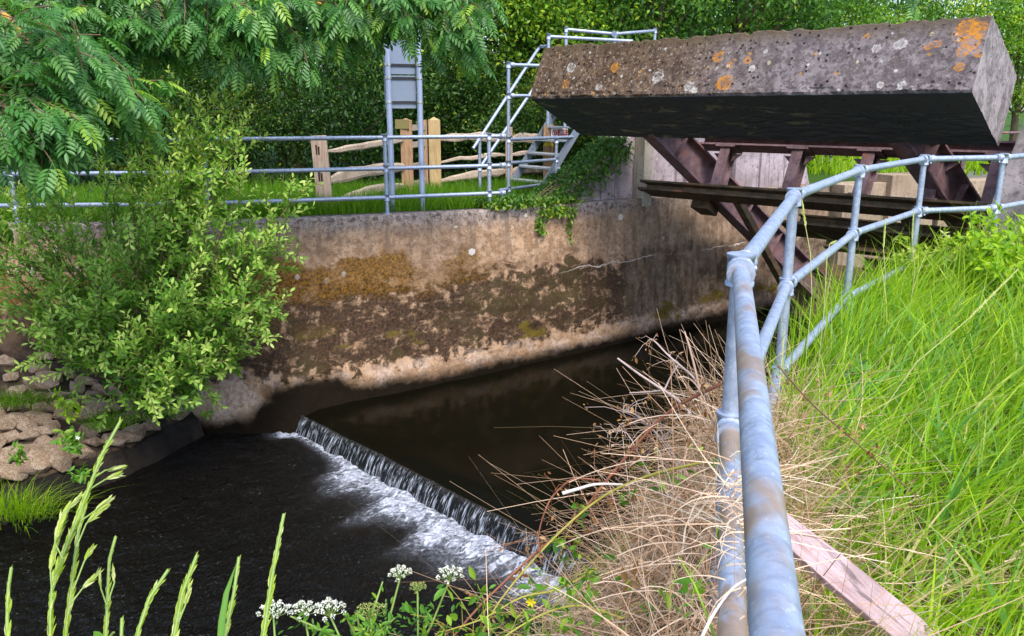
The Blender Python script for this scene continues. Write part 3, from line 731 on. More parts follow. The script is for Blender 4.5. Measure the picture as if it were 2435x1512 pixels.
# ================================================================== SIGN, FENCE, GATE
t = thing('sign_board', walltop(-1.74, .3), 'grey back of a two-panel sign on two tall posts behind the wall railing', 'sign')
sA = atz(934, 504, 0.); sA[2] = 0; sB = np.array([-1.375, sA[1]+.15, 0])
for p in (sA, sB): MB().tube([p-(0, 0, .1), (p[0], p[1], 2.66)], .043, 14).build('post', GALV_SIGN, t); MB().tube([(p[0], p[1], 2.655), (p[0], p[1], 2.68)], .046, 14).build('post_cap', GALV_SIGN, t)
sd_ = (sB-sA); sd_[2] = 0; sd_ /= np.linalg.norm(sd_); sn = np.array([-sd_[1], sd_[0], 0]); mid = (sA+sB)/2-sd_*.045
for z0, z1 in ((1.53, 2.00), (2.02, 2.50)):
    MB().box(mid+sn*.065+(0, 0, (z0+z1)/2), sd_*.235, sn*.006, np.array([0, 0, (z1-z0)/2])).build('panel', PANEL, t)
for z in (1.62, 1.965, 2.15):
    MB().bar(mid-sd_*.23+sn*.05+(0, 0, z), mid+sd_*.23+sn*.05+(0, 0, z), .02, .03, sn).build('channel', DARKMET, t)
    for p in (sA, sB): MB().tube([(p[0], p[1], z-.018), (p[0], p[1], z+.018)], .049, 14).build('clamp', CLAMP, t)

def rough_bar(mb, a, b, w_, h, bow=.06, seed=0, n_=14):
    a = np.array(a, float); b = np.array(b, float); tt = b-a; L = np.linalg.norm(tt); tt /= L; sd2 = np.cross(tt, [0, 0, 1]); sd2 /= np.linalg.norm(sd2)
    V = []; K = 8
    for i_ in range(n_+1):
        f = i_/n_; c = a+(b-a)*f+np.array([0, 0, bow*math.sin(math.pi*f)+(float(fbm(f*4+seed, seed*1.7, 9))-.5)*.09])
        e = min(1, .45+3*min(f, 1-f)); hh = h*(.75+.5*float(vnoise(f*5+seed*3, seed, 3)))*e; ww = w_*(.8+.4*float(vnoise(f*4, seed+5., 4)))*e
        for k in range(K):
            an = 2*math.pi*(k+.5)/K; V.append(c+sd2*ww/2*math.copysign(abs(math.cos(an))**.6, math.cos(an))+np.array([0, 0, hh/2*math.copysign(abs(math.sin(an))**.6, math.sin(an))]))
    Fs = [[i_*K+k, i_*K+(k+1) % K, (i_+1)*K+(k+1) % K, (i_+1)*K+k] for i_ in range(n_) for k in range(K)]+[list(range(K))[::-1], [n_*K+k for k in range(K)]]
    return mb.add(V, Fs, False)
w1 = aty(775, 480, 12.75); w1[2] = 0; gp = atz(1035, 449, 0.); gl = atz(970, 468, 0.)
fd = gl-w1; fd[2] = 0; fdu = fd/np.linalg.norm(fd); fs = np.array([-fdu[1], fdu[0], 0])
t = thing('cleft_fence', w1, 'pale cleft oak post with three wavy rails left of the wooden gate', 'fence')
lean = np.array([-.06, 0, 0])
mb = MB(); mb.bar(w1+(0, 0, -.2), w1+lean+(0, 0, 1.13), .235, .12, np.array([1, .1, 0])); p_ = mb.build('post', OAK, t, bevel=.012)
for z in (.12, .52, .92):
    mb = MB(); c = w1+lean*z+(0, 0, z); mb.box(c+np.array([-.045, -.0615, 0]), (.022, 0, 0), (0, .004, 0), (0, 0, .075)); mb.box(c+np.array([.0, -.0615, -.01]), (.014, 0, 0), (0, .004, 0), (0, 0, .06)); mb.build('mortise_shade', HOLE_SHADE, p_)  # dark plates paint the shade inside the rail holes
for k, (za, zb, h, bow) in enumerate(((.90, 1.0, .10, .0), (.42, .50, .20, .10), (.08, .18, .15, .08))):
    mb = MB(); rough_bar(mb, w1+fdu*.1+(0, 0, za), gl+(0, 0, zb), .07, h, bow, seed=k*3.3+1); mb.build('rail', OAK_H, t)
t = thing('wooden_gate', gl, 'small wooden gate between a mossy brown post and a newer pointed softwood post', 'gate')
def pointed_post(mb, p, w_, h, tip_):
    p = np.array(p); x = np.array([1, .15, 0])/1.011*w_/2; y = np.array([-.15, 1, 0])/1.011*w_/2
    V = [p+sx*x+sy*y+(0, 0, zz) for zz in (-.2, h) for sx, sy in ((-1, -1), (1, -1), (1, 1), (-1, 1))]+[p+(0, 0, h+tip_)]
    return mb.add(V, [[0, 1, 5, 4], [1, 2, 6, 5], [2, 3, 7, 6], [3, 0, 4, 7], [4, 5, 8], [5, 6, 8], [6, 7, 8], [7, 4, 8], [3, 2, 1, 0]])
pointed_post(MB(), gl+(.0, 0, 0), .205, 1.33, .04).build('gate_post', POST_OLD, t)
pointed_post(MB(), gp, .225, 1.32, .06).build('gate_post', POST_NEW, t, 'newer yellow softwood post with a pointed top')
MB().bar(gl+(-.05, -.11, 1.19), gl+(-.05, -.11, 1.35), .24, .03, (1, 0, 0)).build('moss_cap', plain('green_moss_wood', (.20, .165, .06), .9), t)
gd = gp-gl; gd[2] = 0; 
st_ = gl+gd*.64
MB().bar(st_+(0, 0, .1), st_+(0, 0, 1.33), .09, .07, (1, 0, 0)).build('stile', POST_OLD, t)
for z in (.2, .52, .9, 1.2): MB().bar(gl+gd*.12+(0, 0, z), gl+gd*.68+(0, 0, z), .035, .10, (0, 1, 0)).build('gate_rail', OAK_H, t)
t = thing('cleft_fence', gp+(.3, .2, 0), 'wavy cleft oak rails running right from the pointed post to behind the stair', 'fence')
e1 = aty(1210, 330, 16.8); e1[2] = 0; e2 = aty(1330, 330, 17.6); e2[2] = 0
MB().bar(e1-(0, 0, .2), e1+(0, 0, 1.18), .14, .12, (1, 0, 0)).build('post', OAK, t, bevel=.01)
for k, (za, zb, h) in enumerate(((.98, .95, .16), (.52, .62, .09), (.15, .30, .15))):
    mb = MB(); rough_bar(mb, gp+(.1, .05, za), e1+(0, 0, zb), .07, h, .03, seed=k*2.1+9); mb.build('rail', OAK_H, t)
    mb = MB(); rough_bar(mb, e1+(0, 0, zb), e2+(0, 0, zb-.03), .07, h, .03, seed=k*2.7+15); mb.build('rail', OAK_H, t)
# warning sign on a brown post behind the stair
c = aty(1330, 314, 17.0)
t = thing('warning_sign', (c[0], c[1]+.1, 0), 'small white and red no-entry notice on a dark post behind the stair', 'sign')
MB().bar((c[0]-.22, c[1]+.12, -.1), (c[0]-.22, c[1]+.12, 1.22), .2, .16, (1, 0, 0)).build('post', POST_OLD, t)
WHT = plain('white_sign_face', (.75, .74, .74), .5, .1); RED = plain('red_sign_face', (.50, .02, .03), .5, .15); BLK = plain('black_print', (.02, .02, .02), .6); YEL = plain('yellow_sign', (.55, .42, .03), .5, .2)
MB().box(c, (.17, .021, 0), (0, .006, 0), (0, 0, .085)).build('panel', WHT, t)
MB().box(c+(.062, -.0, -.015), (.098, .012, 0), (0, .0085, 0), (0, 0, .062)).build('red_panel', RED, t)
mb = MB(); cc = c+(-.105, -.022, -.015)
ring = [cc+(.045*math.cos(a), 0, .045*math.sin(a)) for a in np.linspace(0, 2*math.pi, 17)]; mb.tube(ring, .009, 5); mb.tube([cc+(-.03, 0, .03), cc+(.03, 0, -.03)], .008, 5); mb.build('prohibition_symbol', RED, t)
mb = MB(); mb.box(cc+(0, .006, -.012), (.014, 0, 0), (0, .003, 0), (0, 0, .03)); mb.tube([cc+(0, .004, .03), cc+(0, .004, .034)], .012, 8); mb.build('figure_symbol', BLK, t)
mb = MB(); [mb.box(c+(.062, -.008, .02-.027*k), (.072-.02*(k % 2), .009, 0), (0, .003, 0), (0, 0, .008)) for k in range(3)]; mb.build('lettering', WHT, t)
mb = MB(); mb.prism([c+(-.33, -.02, -.28), c+(-.11, -.02, -.28), c+(-.22, -.02, -.06)], (0, .01, 0)); mb.build('hazard_triangle', YEL, t)

# ================================================================== FOLIAGE KIT
rng = np.random.default_rng(7); random.seed(7)
def unit(a): return a/(np.linalg.norm(a, axis=-1, keepdims=True)+1e-9)
L6 = (np.array([(0, 0, 0), (.16, .28, .05), (.155, .62, .03), (0, 1, -.08), (-.155, .62, .03), (-.16, .28, .05)]), np.array([(0, 1, 2, 3), (0, 3, 4, 5)]))
L4 = (np.array([(0, 0, 0), (.24, .45, .05), (0, 1, -.06), (-.24, .45, .05)]), np.array([(0, 1, 2, 3)]))
LW = (np.array([(0, 0, 0), (.20, .40, .05), (.16, .72, .02), (0, 1, -.08), (-.16, .72, .02), (-.20, .40, .05)]), np.array([(0, 1, 2, 3), (0, 3, 4, 5)]))
LN = (L6[0]*np.array([.58, 1, 1]), L6[1])
def pinnate():
    V = []; Fs = []; npair = 5
    def leaflet(o, d, L):
        d = np.array(d, float); d /= np.linalg.norm(d); x = np.cross(d, [0, 0, 1]); x /= np.linalg.norm(x); z = np.cross(x, d); b = len(V)
        for p in L6[0]: V.append(np.array(o)+L*(p[0]*1.0*x+p[1]*d+p[2]*z))
        for f in L6[1]: Fs.append([i_+b for i_ in f])
    for k in range(npair):
        y = .26+.145*k; z = -.22*y*y
        for s in (-1, 1): leaflet((s*.006, y, z), (s*1.0, .62, -.22-.05*k), .36-.02*abs(k-2))
    leaflet((0, .92, -.19), (0, 1, -.5), .36)
    b = len(V); V += [np.array(p) for p in ((-.008, 0, 0), (.008, 0, 0), (.005, .5, -.05), (-.005, .5, -.05), (.003, .94, -.2), (-.003, .94, -.2))]
    Fs += [[b, b+1, b+2, b+3], [b+3, b+2, b+4, b+5]]
    return np.array(V), np.array(Fs)
PIN = pinnate()
def leaves(pos, d, nrm, size, tmpl, tint):
    T, Fq = tmpl; d = unit(d); x = unit(np.cross(d, nrm)); z = np.cross(x, d); n_ = len(pos); k = len(T)
    V = pos[:, None]+size[:, None, None]*(T[None, :, 0:1]*x[:, None]+T[None, :, 1:2]*d[:, None]+T[None, :, 2:3]*z[:, None])
    Fa = (Fq[None]+(np.arange(n_)*k)[:, None, None]).reshape(-1, Fq.shape[1])
    return V.reshape(-1, 3), Fa, np.repeat(tint, k)
def leafobj(name, parts, mat, parent=None, off=None):
    V = np.concatenate([p[0] for p in parts]); Fa = []; b = 0
    for p in parts: Fa.append(p[1]+b); b += len(p[0])
    tint = np.concatenate([p[2] for p in parts])
    if parent is not None: V = V-WL[parent]
    return link(name, npmesh(name, V, np.concatenate(Fa), tint), mat, parent)

ASH = leafmat('ash_leaf', [(0, (.022, .085, .018)), (.45, (.052, .175, .032)), (.8, (.12, .29, .050)), (1, (.26, .42, .04))], 1.5, .38, .42, .45)
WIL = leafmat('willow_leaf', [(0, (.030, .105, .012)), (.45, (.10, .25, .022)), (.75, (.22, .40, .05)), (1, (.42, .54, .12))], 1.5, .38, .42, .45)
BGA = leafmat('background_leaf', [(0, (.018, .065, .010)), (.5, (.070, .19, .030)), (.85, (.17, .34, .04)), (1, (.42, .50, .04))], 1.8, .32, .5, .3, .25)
BGY = leafmat('yellow_green_leaf', [(0, (.04, .11, .010)), (.5, (.12, .27, .03)), (.85, (.28, .44, .04)), (1, (.46, .52, .03))], 1.8, .42, .5, .3, .25)  # brighter and yellower than the background leaf
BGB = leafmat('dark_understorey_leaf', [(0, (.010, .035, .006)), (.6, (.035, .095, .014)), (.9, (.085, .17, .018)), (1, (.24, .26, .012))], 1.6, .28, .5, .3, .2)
IVY = leafmat('ivy_leaf', [(0, (.014, .055, .010)), (.5, (.055, .15, .016)), (.85, (.14, .26, .02)), (1, (.24, .32, .02))], 1.5, .25, .4, .4)
GRS = leafmat('meadow_grass', [(0, (.065, .18, .004)), (.5, (.21, .38, .008)), (.85, (.37, .50, .02)), (.93, (.36, .50, .06)), (1, (.55, .42, .22))], 1.5, .42, .5, .3)
GRB = leafmat('broad_grass', [(0, (.05, .15, .02)), (.45, (.11, .27, .04)), (.7, (.22, .40, .07)), (.9, (.36, .50, .08)), (1, (.56, .47, .26))], 1.4, .4, .42, .4)
GRF = leafmat('deep_green_grass', [(0, (.035, .11, .003)), (.6, (.10, .24, .005)), (1, (.21, .36, .012))], 1.5, .35, .5, .3)  # darker green than the meadow grass
DRY = leafmat('dry_grass_straw', [(0, (.17, .09, .045)), (.35, (.46, .29, .18)), (.75, (.70, .50, .36)), (1, (.78, .66, .54))], 1.1, .25, .7, .2)
SEED = leafmat('seed_head', [(0, (.16, .27, .012)), (.6, (.31, .42, .03)), (1, (.46, .50, .20))], 1.4, .35, .5, .3)
PETAL = leafmat('white_petal', [(0, (.72, .73, .64)), (1, (.90, .90, .88))], 1.0, .3, .6, .2)
UMBG = leafmat('unripe_flower', [(0, (.35, .40, .08)), (1, (.55, .56, .22))], 1.2, .3, .6, .2)
BRAM = leafmat('bramble_leaf', [(0, (.04, .13, .01)), (.6, (.10, .26, .015)), (1, (.26, .40, .03))], 1.5, .4, .45, .4)
BROWNLEAF = leafmat('withered_leaf', [(0, (.14, .06, .02)), (.6, (.32, .17, .07)), (1, (.46, .30, .16))], 1.1, .25, .7, .2)

# ---- background trees
def crown_mesh(name, seed, rx, rz, zc, K, M, size, mat, droop=.4, flat=0):
    r = np.random.default_rng(seed); c = unit(r.normal(size=(K, 3)))*(r.random((K, 1))**.42); c = c*np.array([rx, rx, rz])+np.array([0, 0, zc])
    c *= 1+.25*(r.random((K, 1))-.5)
    ct = r.normal(0, .24, K); cs = .24+.24*r.random(K)
    pos = (c[:, None]+r.normal(size=(K, M, 3))*cs[:, None, None]*np.array([1, 1, .62])).reshape(-1, 3)
    d = unit(r.normal(size=(K*M, 3))+np.array([0, 0, -droop])); nrm = unit(r.normal(size=(K*M, 3))*.7+np.array([0, 0, 1]))
    tint = np.clip(.48+np.repeat(ct, M)+r.normal(0, .17, K*M), 0, 1); tint[r.random(K*M) < .006] = 1
    sz = size*(.7+.7*r.random(K*M))
    V, Fa, tt = leaves(pos, d, nrm, sz, L4, tint)
    return npmesh(name, V, Fa, tt), c
def limb_mesh(name, seed, cl, h, r0):
    r = np.random.default_rng(seed); mb = MB()
    pts = [np.array([.10*math.sin(z*1.1+seed), .10*math.cos(z*.9+seed), z]) for z in np.linspace(-.3, h, 9)]
    mb.tube(pts, [r0*(1.25 if i_ == 0 else 1)*(1-.75*i_/8) for i_ in range(9)], 10)
    for k in r.choice(len(cl), min(16, len(cl)), replace=False):
        c_ = cl[k]; i_ = int(np.clip((c_[2]/h)*5, 1, 7)); a = pts[i_]; m_ = (a+c_)/2+np.array([0, 0, -.15])
        mb.tube([a, m_, c_], [r0*.32, r0*.2, .012], 6)
    return mb.mesh(name)
TREES = {}
for key, (seed, rx, rz, zc, K, M, size, mat, r0) in dict(
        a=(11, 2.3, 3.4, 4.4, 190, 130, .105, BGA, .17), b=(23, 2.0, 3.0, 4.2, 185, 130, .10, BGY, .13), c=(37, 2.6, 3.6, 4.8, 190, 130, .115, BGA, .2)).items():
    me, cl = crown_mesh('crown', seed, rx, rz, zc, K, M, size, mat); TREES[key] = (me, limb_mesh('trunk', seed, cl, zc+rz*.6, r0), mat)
def tree(key, x, y, s, rz, label, name='tree'):
    me, tm, mat = TREES[key]; e = thing(name, (x, y, 0), label, 'tree', 'trees standing behind the far fence')
    o1 = link('crown', me, mat, e); o2 = link('trunk', tm, BARK, e); e.scale = (s, s, s); e.rotation_euler = (0, 0, rz)
TL = [('c', .2, 24.5, 1.25, 2.4, 'dark tree filling the gap behind the yellow-green one left of the stair handrail'), ('a', 5.0, 25.5, 1.25, .4, 'deep green tree behind the stair landing handrail in the second row'), ('a', -6.5, 23.5, 1.2, 3.1, 'deep green tree in the second row behind the left ash branches'),
      ('c', -11.5, 17.5, 1.0, .3, 'dark leafy tree at the far left edge behind the ash branches'),
      ('a', -8.2, 19.0, 1.05, 1.1, 'dark green tree with a thick brown trunk showing at the upper left'),
      ('c', -5.2, 20.5, 1.1, 2.0, 'dark green tree behind the middle ash branches left of the sign'),
      ('a', -2.4, 19.2, 1.0, 2.9, 'dark green tree straight behind the sign board'),
      ('b', .8, 20.5, 1.15, .5, 'yellow-green tree between the sign board and the stair handrail'),
      ('a', 3.2, 20.2, 1.05, 4.0, 'mid green tree behind the top handrail of the stair'),
      ('c', 5.8, 22.0, 1.05, 5.2, 'dark broad tree behind the left half of the concrete block'),
      ('b', 8.6, 24.5, 1.0, 1.7, 'light green tree behind the middle of the concrete block'),
      ('a', 11.8, 26, 1.0, .9, 'blue-green tree behind the right half of the concrete block'),
      ('b', 16.6, 28, 1.05, 2.6, 'pale yellow-green tree above the right end of the concrete block'),
      ('c', -15, 23, 1.25, 3.3, 'tall tree in the back row beyond the left edge'),
      ('b', -9.5, 26, 1.3, 4.4, 'yellow-green tree glimpsed in the back row at upper left'),
      ('a', -3.5, 27, 1.35, 5.6, 'tall tree in the back row above the wooden gate'),
      ('b', 3.0, 28, 1.35, .2, 'yellow-green tree in the back row left of the concrete block'),
      ('a', 9.5, 32, 1.35, 1.3, 'tall tree in the back row behind the block'),
      ('c', 22, 34, 1.3, 2.2, 'distant tree at the upper right corner')]
for a in TL: tree(*a)
# ---- understorey bushes behind the fence
BUSH = []
for seed in (51, 52, 53):
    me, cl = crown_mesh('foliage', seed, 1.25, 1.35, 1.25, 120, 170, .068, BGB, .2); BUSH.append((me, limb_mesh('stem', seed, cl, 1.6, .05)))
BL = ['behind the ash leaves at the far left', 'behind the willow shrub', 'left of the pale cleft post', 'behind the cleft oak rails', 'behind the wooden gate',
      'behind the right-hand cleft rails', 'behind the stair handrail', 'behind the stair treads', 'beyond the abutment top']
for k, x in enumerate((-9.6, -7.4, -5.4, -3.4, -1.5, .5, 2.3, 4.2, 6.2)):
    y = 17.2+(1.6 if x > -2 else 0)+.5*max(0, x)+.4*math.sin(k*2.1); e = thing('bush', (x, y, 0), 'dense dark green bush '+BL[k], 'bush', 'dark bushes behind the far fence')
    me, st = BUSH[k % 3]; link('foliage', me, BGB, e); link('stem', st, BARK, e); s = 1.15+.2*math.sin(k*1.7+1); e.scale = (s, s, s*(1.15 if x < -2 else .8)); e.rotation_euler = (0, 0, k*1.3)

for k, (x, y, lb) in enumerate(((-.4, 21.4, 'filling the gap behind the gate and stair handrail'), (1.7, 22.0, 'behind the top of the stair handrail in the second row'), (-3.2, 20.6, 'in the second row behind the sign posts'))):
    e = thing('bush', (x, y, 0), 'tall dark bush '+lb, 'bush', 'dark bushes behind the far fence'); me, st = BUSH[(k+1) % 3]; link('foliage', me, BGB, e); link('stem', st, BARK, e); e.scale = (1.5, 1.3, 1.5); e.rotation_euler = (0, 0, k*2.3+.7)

# ---- ash tree at the left, limbs hanging over the river
t = thing('ash_tree', (-8.6, 8.2, -.3), 'ash tree with drooping pinnate leaves hanging in from the upper left', 'tree')
MB().tube([(-8.6, 8.2, -1.2), (-8.5, 8.25, 1.5), (-8.2, 8.4, 4.0), (-7.6, 8.5, 6.5)], [.28, .24, .2, .13], 12).build('trunk', BARK, t)
LICH = NT('lichened_branch'); lo = LICH.obj(); LICH = LICH.done(LICH.mix(LICH.step(LICH.noise(lo, 9, 4, .6), .42, .56), (.14, .10, .06), (.48, .24, .03)), .9)
limbs = [   # photo points with depth: main limbs
    [(-250, -200, 8.2), (-40, 60, 7.6), (15, 150, 7.4), (30, 200, 7.3), (70, 260, 7.2)],
    [(-200, -120, 8.0), (30, 60, 7.7), (75, 100, 7.6), (180, 130, 7.7), (260, 190, 7.8)],
    [(-300, -320, 8.4), (100, -120, 8.6), (330, -20, 8.9), (480, 10, 9.0), (600, 60, 9.0)],
    [(-250, -350, 8.4), (250, -180, 9.0), (520, -60, 9.4), (690, -30, 9.5), (780, 20, 9.5)],
    [(-250, -380, 8.4), (350, -230, 9.2), (700, -80, 9.6), (880, -50, 9.7), (900, -10, 9.7)],
    [(-250, -400, 8.4), (450, -260, 9.4), (850, -110, 10.0), (1000, -40, 10.0), (1090, 20, 10.0)],
    [(-300, -300, 8.2), (-60, -40, 8.6), (150, 60, 8.8), (300, 10, 9.0), (420, 40, 9.1)],
    [(-350, 60, 7.6), (-120, 180, 7.2), (-40, 220, 7.0), (20, 260, 6.9)],
]
br = MB(); brl = MB(); P_ = []; D_ = []; N_ = []; Sz = []; Tn = []
r = np.random.default_rng(5)
def pinleaf(p, d, s, tn):
    P_.append(p); D_.append(d); N_.append(unit(np.array([0, -.35, 1.])+r.normal(0, .3, 3))); Sz.append(s); Tn.append(tn)
def spray(p, d, L):
    """a twig with opposite pairs of pinnate leaves"""
    n_ = int(r.integers(4, 7)); pts = [p]; q = p; dd = d
    for k in range(n_):
        dd = unit(dd+r.normal(0, .12, 3)+np.array([0, 0, -.16])); q = q+dd*L/n_; pts.append(q)
        tn = np.clip(.50+r.normal(0, .2), 0, .97)
        sdv = unit(np.cross(dd, [0, 0, 1.]))
        for s_ in (-1, 1):
            if r.random() < .93: pinleaf(q, unit(sdv*s_*.85+dd*.55+np.array([0, 0, -.35])+r.normal(0, .18, 3)), .18+.13*r.random(), np.clip(tn+r.normal(0, .1), 0, 1))
    pinleaf(q, unit(dd+np.array([0, 0, -.3])), .22+.08*r.random(), np.clip(.62+r.normal(0, .2), 0, 1))
    br.tube(pts, [.006]*len(pts), 5, cap=False)
for li_, lb in enumerate(limbs):
    pts = [atd(*q) for q in lb]
    fine = []
    for a, b in zip(pts[:-1], pts[1:]):
        for f in np.linspace(0, 1, 6)[:-1]: fine.append(a+(b-a)*f+r.normal(0, .03, 3))
    fine.append(pts[-1]); n_ = len(fine)
    MB().tube(fine, [.03*(1-.75*i_/n_)+.004 for i_ in range(n_)], 7).build('branch', LICH if li_ in (0, 1, 3, 4) else TWIG, t, 'branch crusted with orange lichen' if li_ in (0, 1, 3, 4) else None)
    st0 = {0: 4, 1: 4, 7: 2}.get(li_, 5)
    for i_ in range(st0, n_):
        for rep in range(2):
            tng = unit(fine[min(i_+1, n_-1)]-fine[max(i_-1, 0)]); d = unit(tng*.5+r.normal(0, .75, 3)+np.array([.15, 0, -.15]))
            spray(fine[i_], d, .35+.35*r.random())
for (x0, x1, y0, y1, d0, d1, n_) in ((-40, 190, 20, 210, 6.9, 7.9, 22), (-40, 90, 190, 270, 6.9, 7.6, 9), (120, 270, 110, 215, 7.5, 8.2, 9), (330, 740, -100, 30, 8.6, 9.6, 34), (700, 1100, -100, 10, 9.3, 10.2, 26), (560, 690, 30, 75, 8.8, 9.2, 4), (1000, 1100, 10, 60, 9.6, 10.1, 5),
                                     (100, 330, -40, 120, 8.6, 9.4, 20), (2040, 2200, -70, -40, 10, 11, 4)):
    for k in range(n_):
        p = atd(r.uniform(x0, x1), r.uniform(y0, y1), r.uniform(d0, d1)); spray(p, unit(r.normal(0, .6, 3)+np.array([.3, -.1, -.25])), .3+.3*r.random())
for k in range(22):      # the crown overhead, out of the frame but shading the bank
    p = np.array([r.uniform(-9.5, -4.6), r.uniform(6.3, 9.2), r.uniform(3.6, 6.5)]); spray(p, unit(r.normal(0, .7, 3)+np.array([.2, 0, -.1])), .4+.4*r.random())
br.build('sprays', TWIG, t)
leafobj('crown', [leaves(np.array(P_), np.array(D_), np.array(N_), np.array(Sz), PIN, np.array(Tn))], ASH, t)

# ---- willow shrub on the stone bank against the wall
base = atd(352, 985, 10.1)
t = thing('willow_shrub', base, 'bushy green willow shrub growing from the stone bank against the far wall', 'shrub')
tips = [(510, 265, 9.3), (455, 330, 9.4), (300, 330, 9.6), (560, 330, 9.3), (640, 620, 9.8), (480, 300, 9.3), (330, 300, 9.9), (555, 385, 9.2), (700, 480, 9.6), (650, 560, 9.8), (590, 660, 9.9), (640, 740, 9.8), (590, 810, 9.8), (470, 880, 9.8), (60, 500, 9.3), (150, 700, 8.9), (80, 560, 9.2), (120, 470, 9.4), (40, 600, 9.3), (10, 690, 9.0), (110, 800, 8.9), (250, 440, 9.3), (400, 430, 9.0), (330, 560, 8.8), (470, 560, 8.9), (560, 700, 9.1), (430, 720, 8.7),
        (250, 680, 8.7), (320, 830, 8.8), (450, 850, 9.0), (560, 470, 9.2), (180, 580, 9.2), (380, 360, 9.6), (610, 600, 9.4), (220, 760, 8.7), (390, 930, 9.1), (-60, 560, 9.2), (470, 395, 9.3)]
r = np.random.default_rng(9); br = MB(); P_ = []; D_ = []; N_ = []; Sz = []; Tn = []
def shoot(p, d, L, tn):
    n_ = int(L/.026); q = p; dd = d; pts = [p]; az = r.random()*6
    for k in range(n_):
        dd = unit(dd+r.normal(0, .07, 3)+np.array([0, 0, .02])); q = q+dd*L/n_
        if k % 4 == 3: pts.append(q)
        a1 = unit(np.cross(dd, [.3, .2, 1.])); a2 = np.cross(dd, a1); az += 2.4
        ld = unit(dd*.75+(a1*math.cos(az)+a2*math.sin(az))*.75)
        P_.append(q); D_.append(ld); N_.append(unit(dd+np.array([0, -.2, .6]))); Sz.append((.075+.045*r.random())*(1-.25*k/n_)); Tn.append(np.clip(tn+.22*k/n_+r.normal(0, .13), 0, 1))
    br.tube(pts+[q], [.0035]*(len(pts)+1), 4, cap=False)
for ti, tp_ in enumerate(tips):
    e = atd(*tp_); L = np.linalg.norm(e-base); mids = base+(e-base)*.5+np.array([0, 0, .12*L])+r.normal(0, .12, 3)
    pts = [(1-f)**2*base+2*f*(1-f)*mids+f*f*e for f in np.linspace(0, 1, 14)]
    br.tube(pts, [.022*(1-.85*k/13) for k in range(14)], 6)
    for k in range(3, 14):
        f = k/13; tng = unit(pts[min(k+1, 13)]-pts[k-1])
        for rep in range(4 if f > .35 else 1):
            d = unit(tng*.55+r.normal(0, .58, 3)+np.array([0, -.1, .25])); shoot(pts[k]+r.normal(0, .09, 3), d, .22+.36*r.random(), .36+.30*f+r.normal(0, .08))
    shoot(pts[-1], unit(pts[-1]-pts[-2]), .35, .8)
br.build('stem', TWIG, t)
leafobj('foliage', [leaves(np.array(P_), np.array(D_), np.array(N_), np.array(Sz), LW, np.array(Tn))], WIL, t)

# ---- ivy on the abutment end and over the wall top
r = np.random.default_rng(12); P_ = []; N_ = []
def ivy_patch(pf, n_):
    for _ in range(n_):
        p, nn = pf(); P_.append(p+nn*r.uniform(.01, .10)); N_.append(unit(nn+r.normal(0, .45, 3)))
slope_n = unit(np.cross(NW, DW*1.7+np.array([0, 0, 1.02])))*1.; slope_n = slope_n if slope_n[2] > 0 else -slope_n
def f_slope():
    f = r.random(); return R0+DW*(-.35+1.7*f)+np.array([0, 0, 1.02*f])+NW*r.uniform(-.10, .64), slope_n
def f_side():
    f = r.random()**.8; dz = -abs(r.normal(0, .17)); return R0+DW*(-.35+1.7*f+.06)+np.array([0, 0, max(1.02*f+dz, -.0)])-NW*.02, -NW
def f_topw():
    s_ = r.uniform(-1.55, .1); return R0+DW*(s_)+NW*r.uniform(-.28, .35)+np.array([0, 0, .03+.05*r.random()]), np.array([0, 0, 1.])
def f_hang(sx, w_, L):
    def g_():
        f = r.random(); wv = w_*(1-.6*f); return R0+DW*(sx+r.normal(0, wv/2)+.05*math.sin(f*7))-NW*(.18+.05*f)+np.array([0, 0, .02-f*L]), -NW
    return g_
ivy_patch(f_slope, 3600); ivy_patch(f_side, 750); ivy_patch(f_topw, 3000); ivy_patch(f_hang(-.62, .13, .42), 150); ivy_patch(f_hang(-.05, .09, .62), 90); ivy_patch(f_hang(-.3, .5, .14), 260)
P_ = np.array(P_); N_ = np.array(N_); n_ = len(P_)
t = thing('ivy_plant', R0, 'green ivy covering the sloping abutment end and trailing over the wall top', 'ivy')
leafobj('foliage', [leaves(P_, unit(r.normal(0, .6, (n_, 3))+np.array([0, 0, -.5])), N_, .055+.04*r.random(n_), LW, np.clip(.5+r.normal(0, .2, n_)+.25*(P_[:, 2] < .12), 0, 1))], IVY, t)
mb = MB()
for k in range(7):
    a = R0+DW*r.uniform(-1.2, .2)-NW*.12+np.array([0, 0, .04]); q = R0+DW*r.uniform(-.2, 1.2)+NW*r.uniform(.1, .55); q[2] = max(.05, (np.dot(q-R0, DW)+.35)*.6); mb.tube([a, (a+q)/2+np.array([0, 0, .05]), q], .008, 5)
c = atl(1352, 470, R0-NW*.25, NW); mb.tube([c, c+np.array([.02, 0, -.25]), c+np.array([-.03, -.01, -.5])], .009, 5)
mb.build('stem', TWIG, t)

# ---- grass on the far bank
def blades(P, h, lean, wd, tint, seg=3):
    n_ = len(P); t_ = np.linspace(0, 1, seg+1); az = rng.random(n_)*2*math.pi
    sx = np.stack([np.cos(az), np.sin(az), 0*az], -1); V = []
    for k, f in enumerate(t_):
        c = P+lean*(f**1.8)[..., None]*1. if False else P+lean*(f**1.8)+np.array([0, 0, 1.])*(h*(f-.28*f**2.5*np.clip(np.linalg.norm(lean, axis=1)/h, 0, 1.4)))[:, None]
        w_ = wd*(1-f**1.6) if k < seg else wd*.02
        V += [c-sx*w_[:, None]/2, c+sx*w_[:, None]/2]
    V = np.stack(V, 1); K = 2*(seg+1); Fq = np.array([(2*k, 2*k+1, 2*k+3, 2*k+2) for k in range(seg)])
    return V.reshape(-1, 3), (Fq[None]+(np.arange(n_)*K)[:, None, None]).reshape(-1, 4), np.repeat(tint, K)
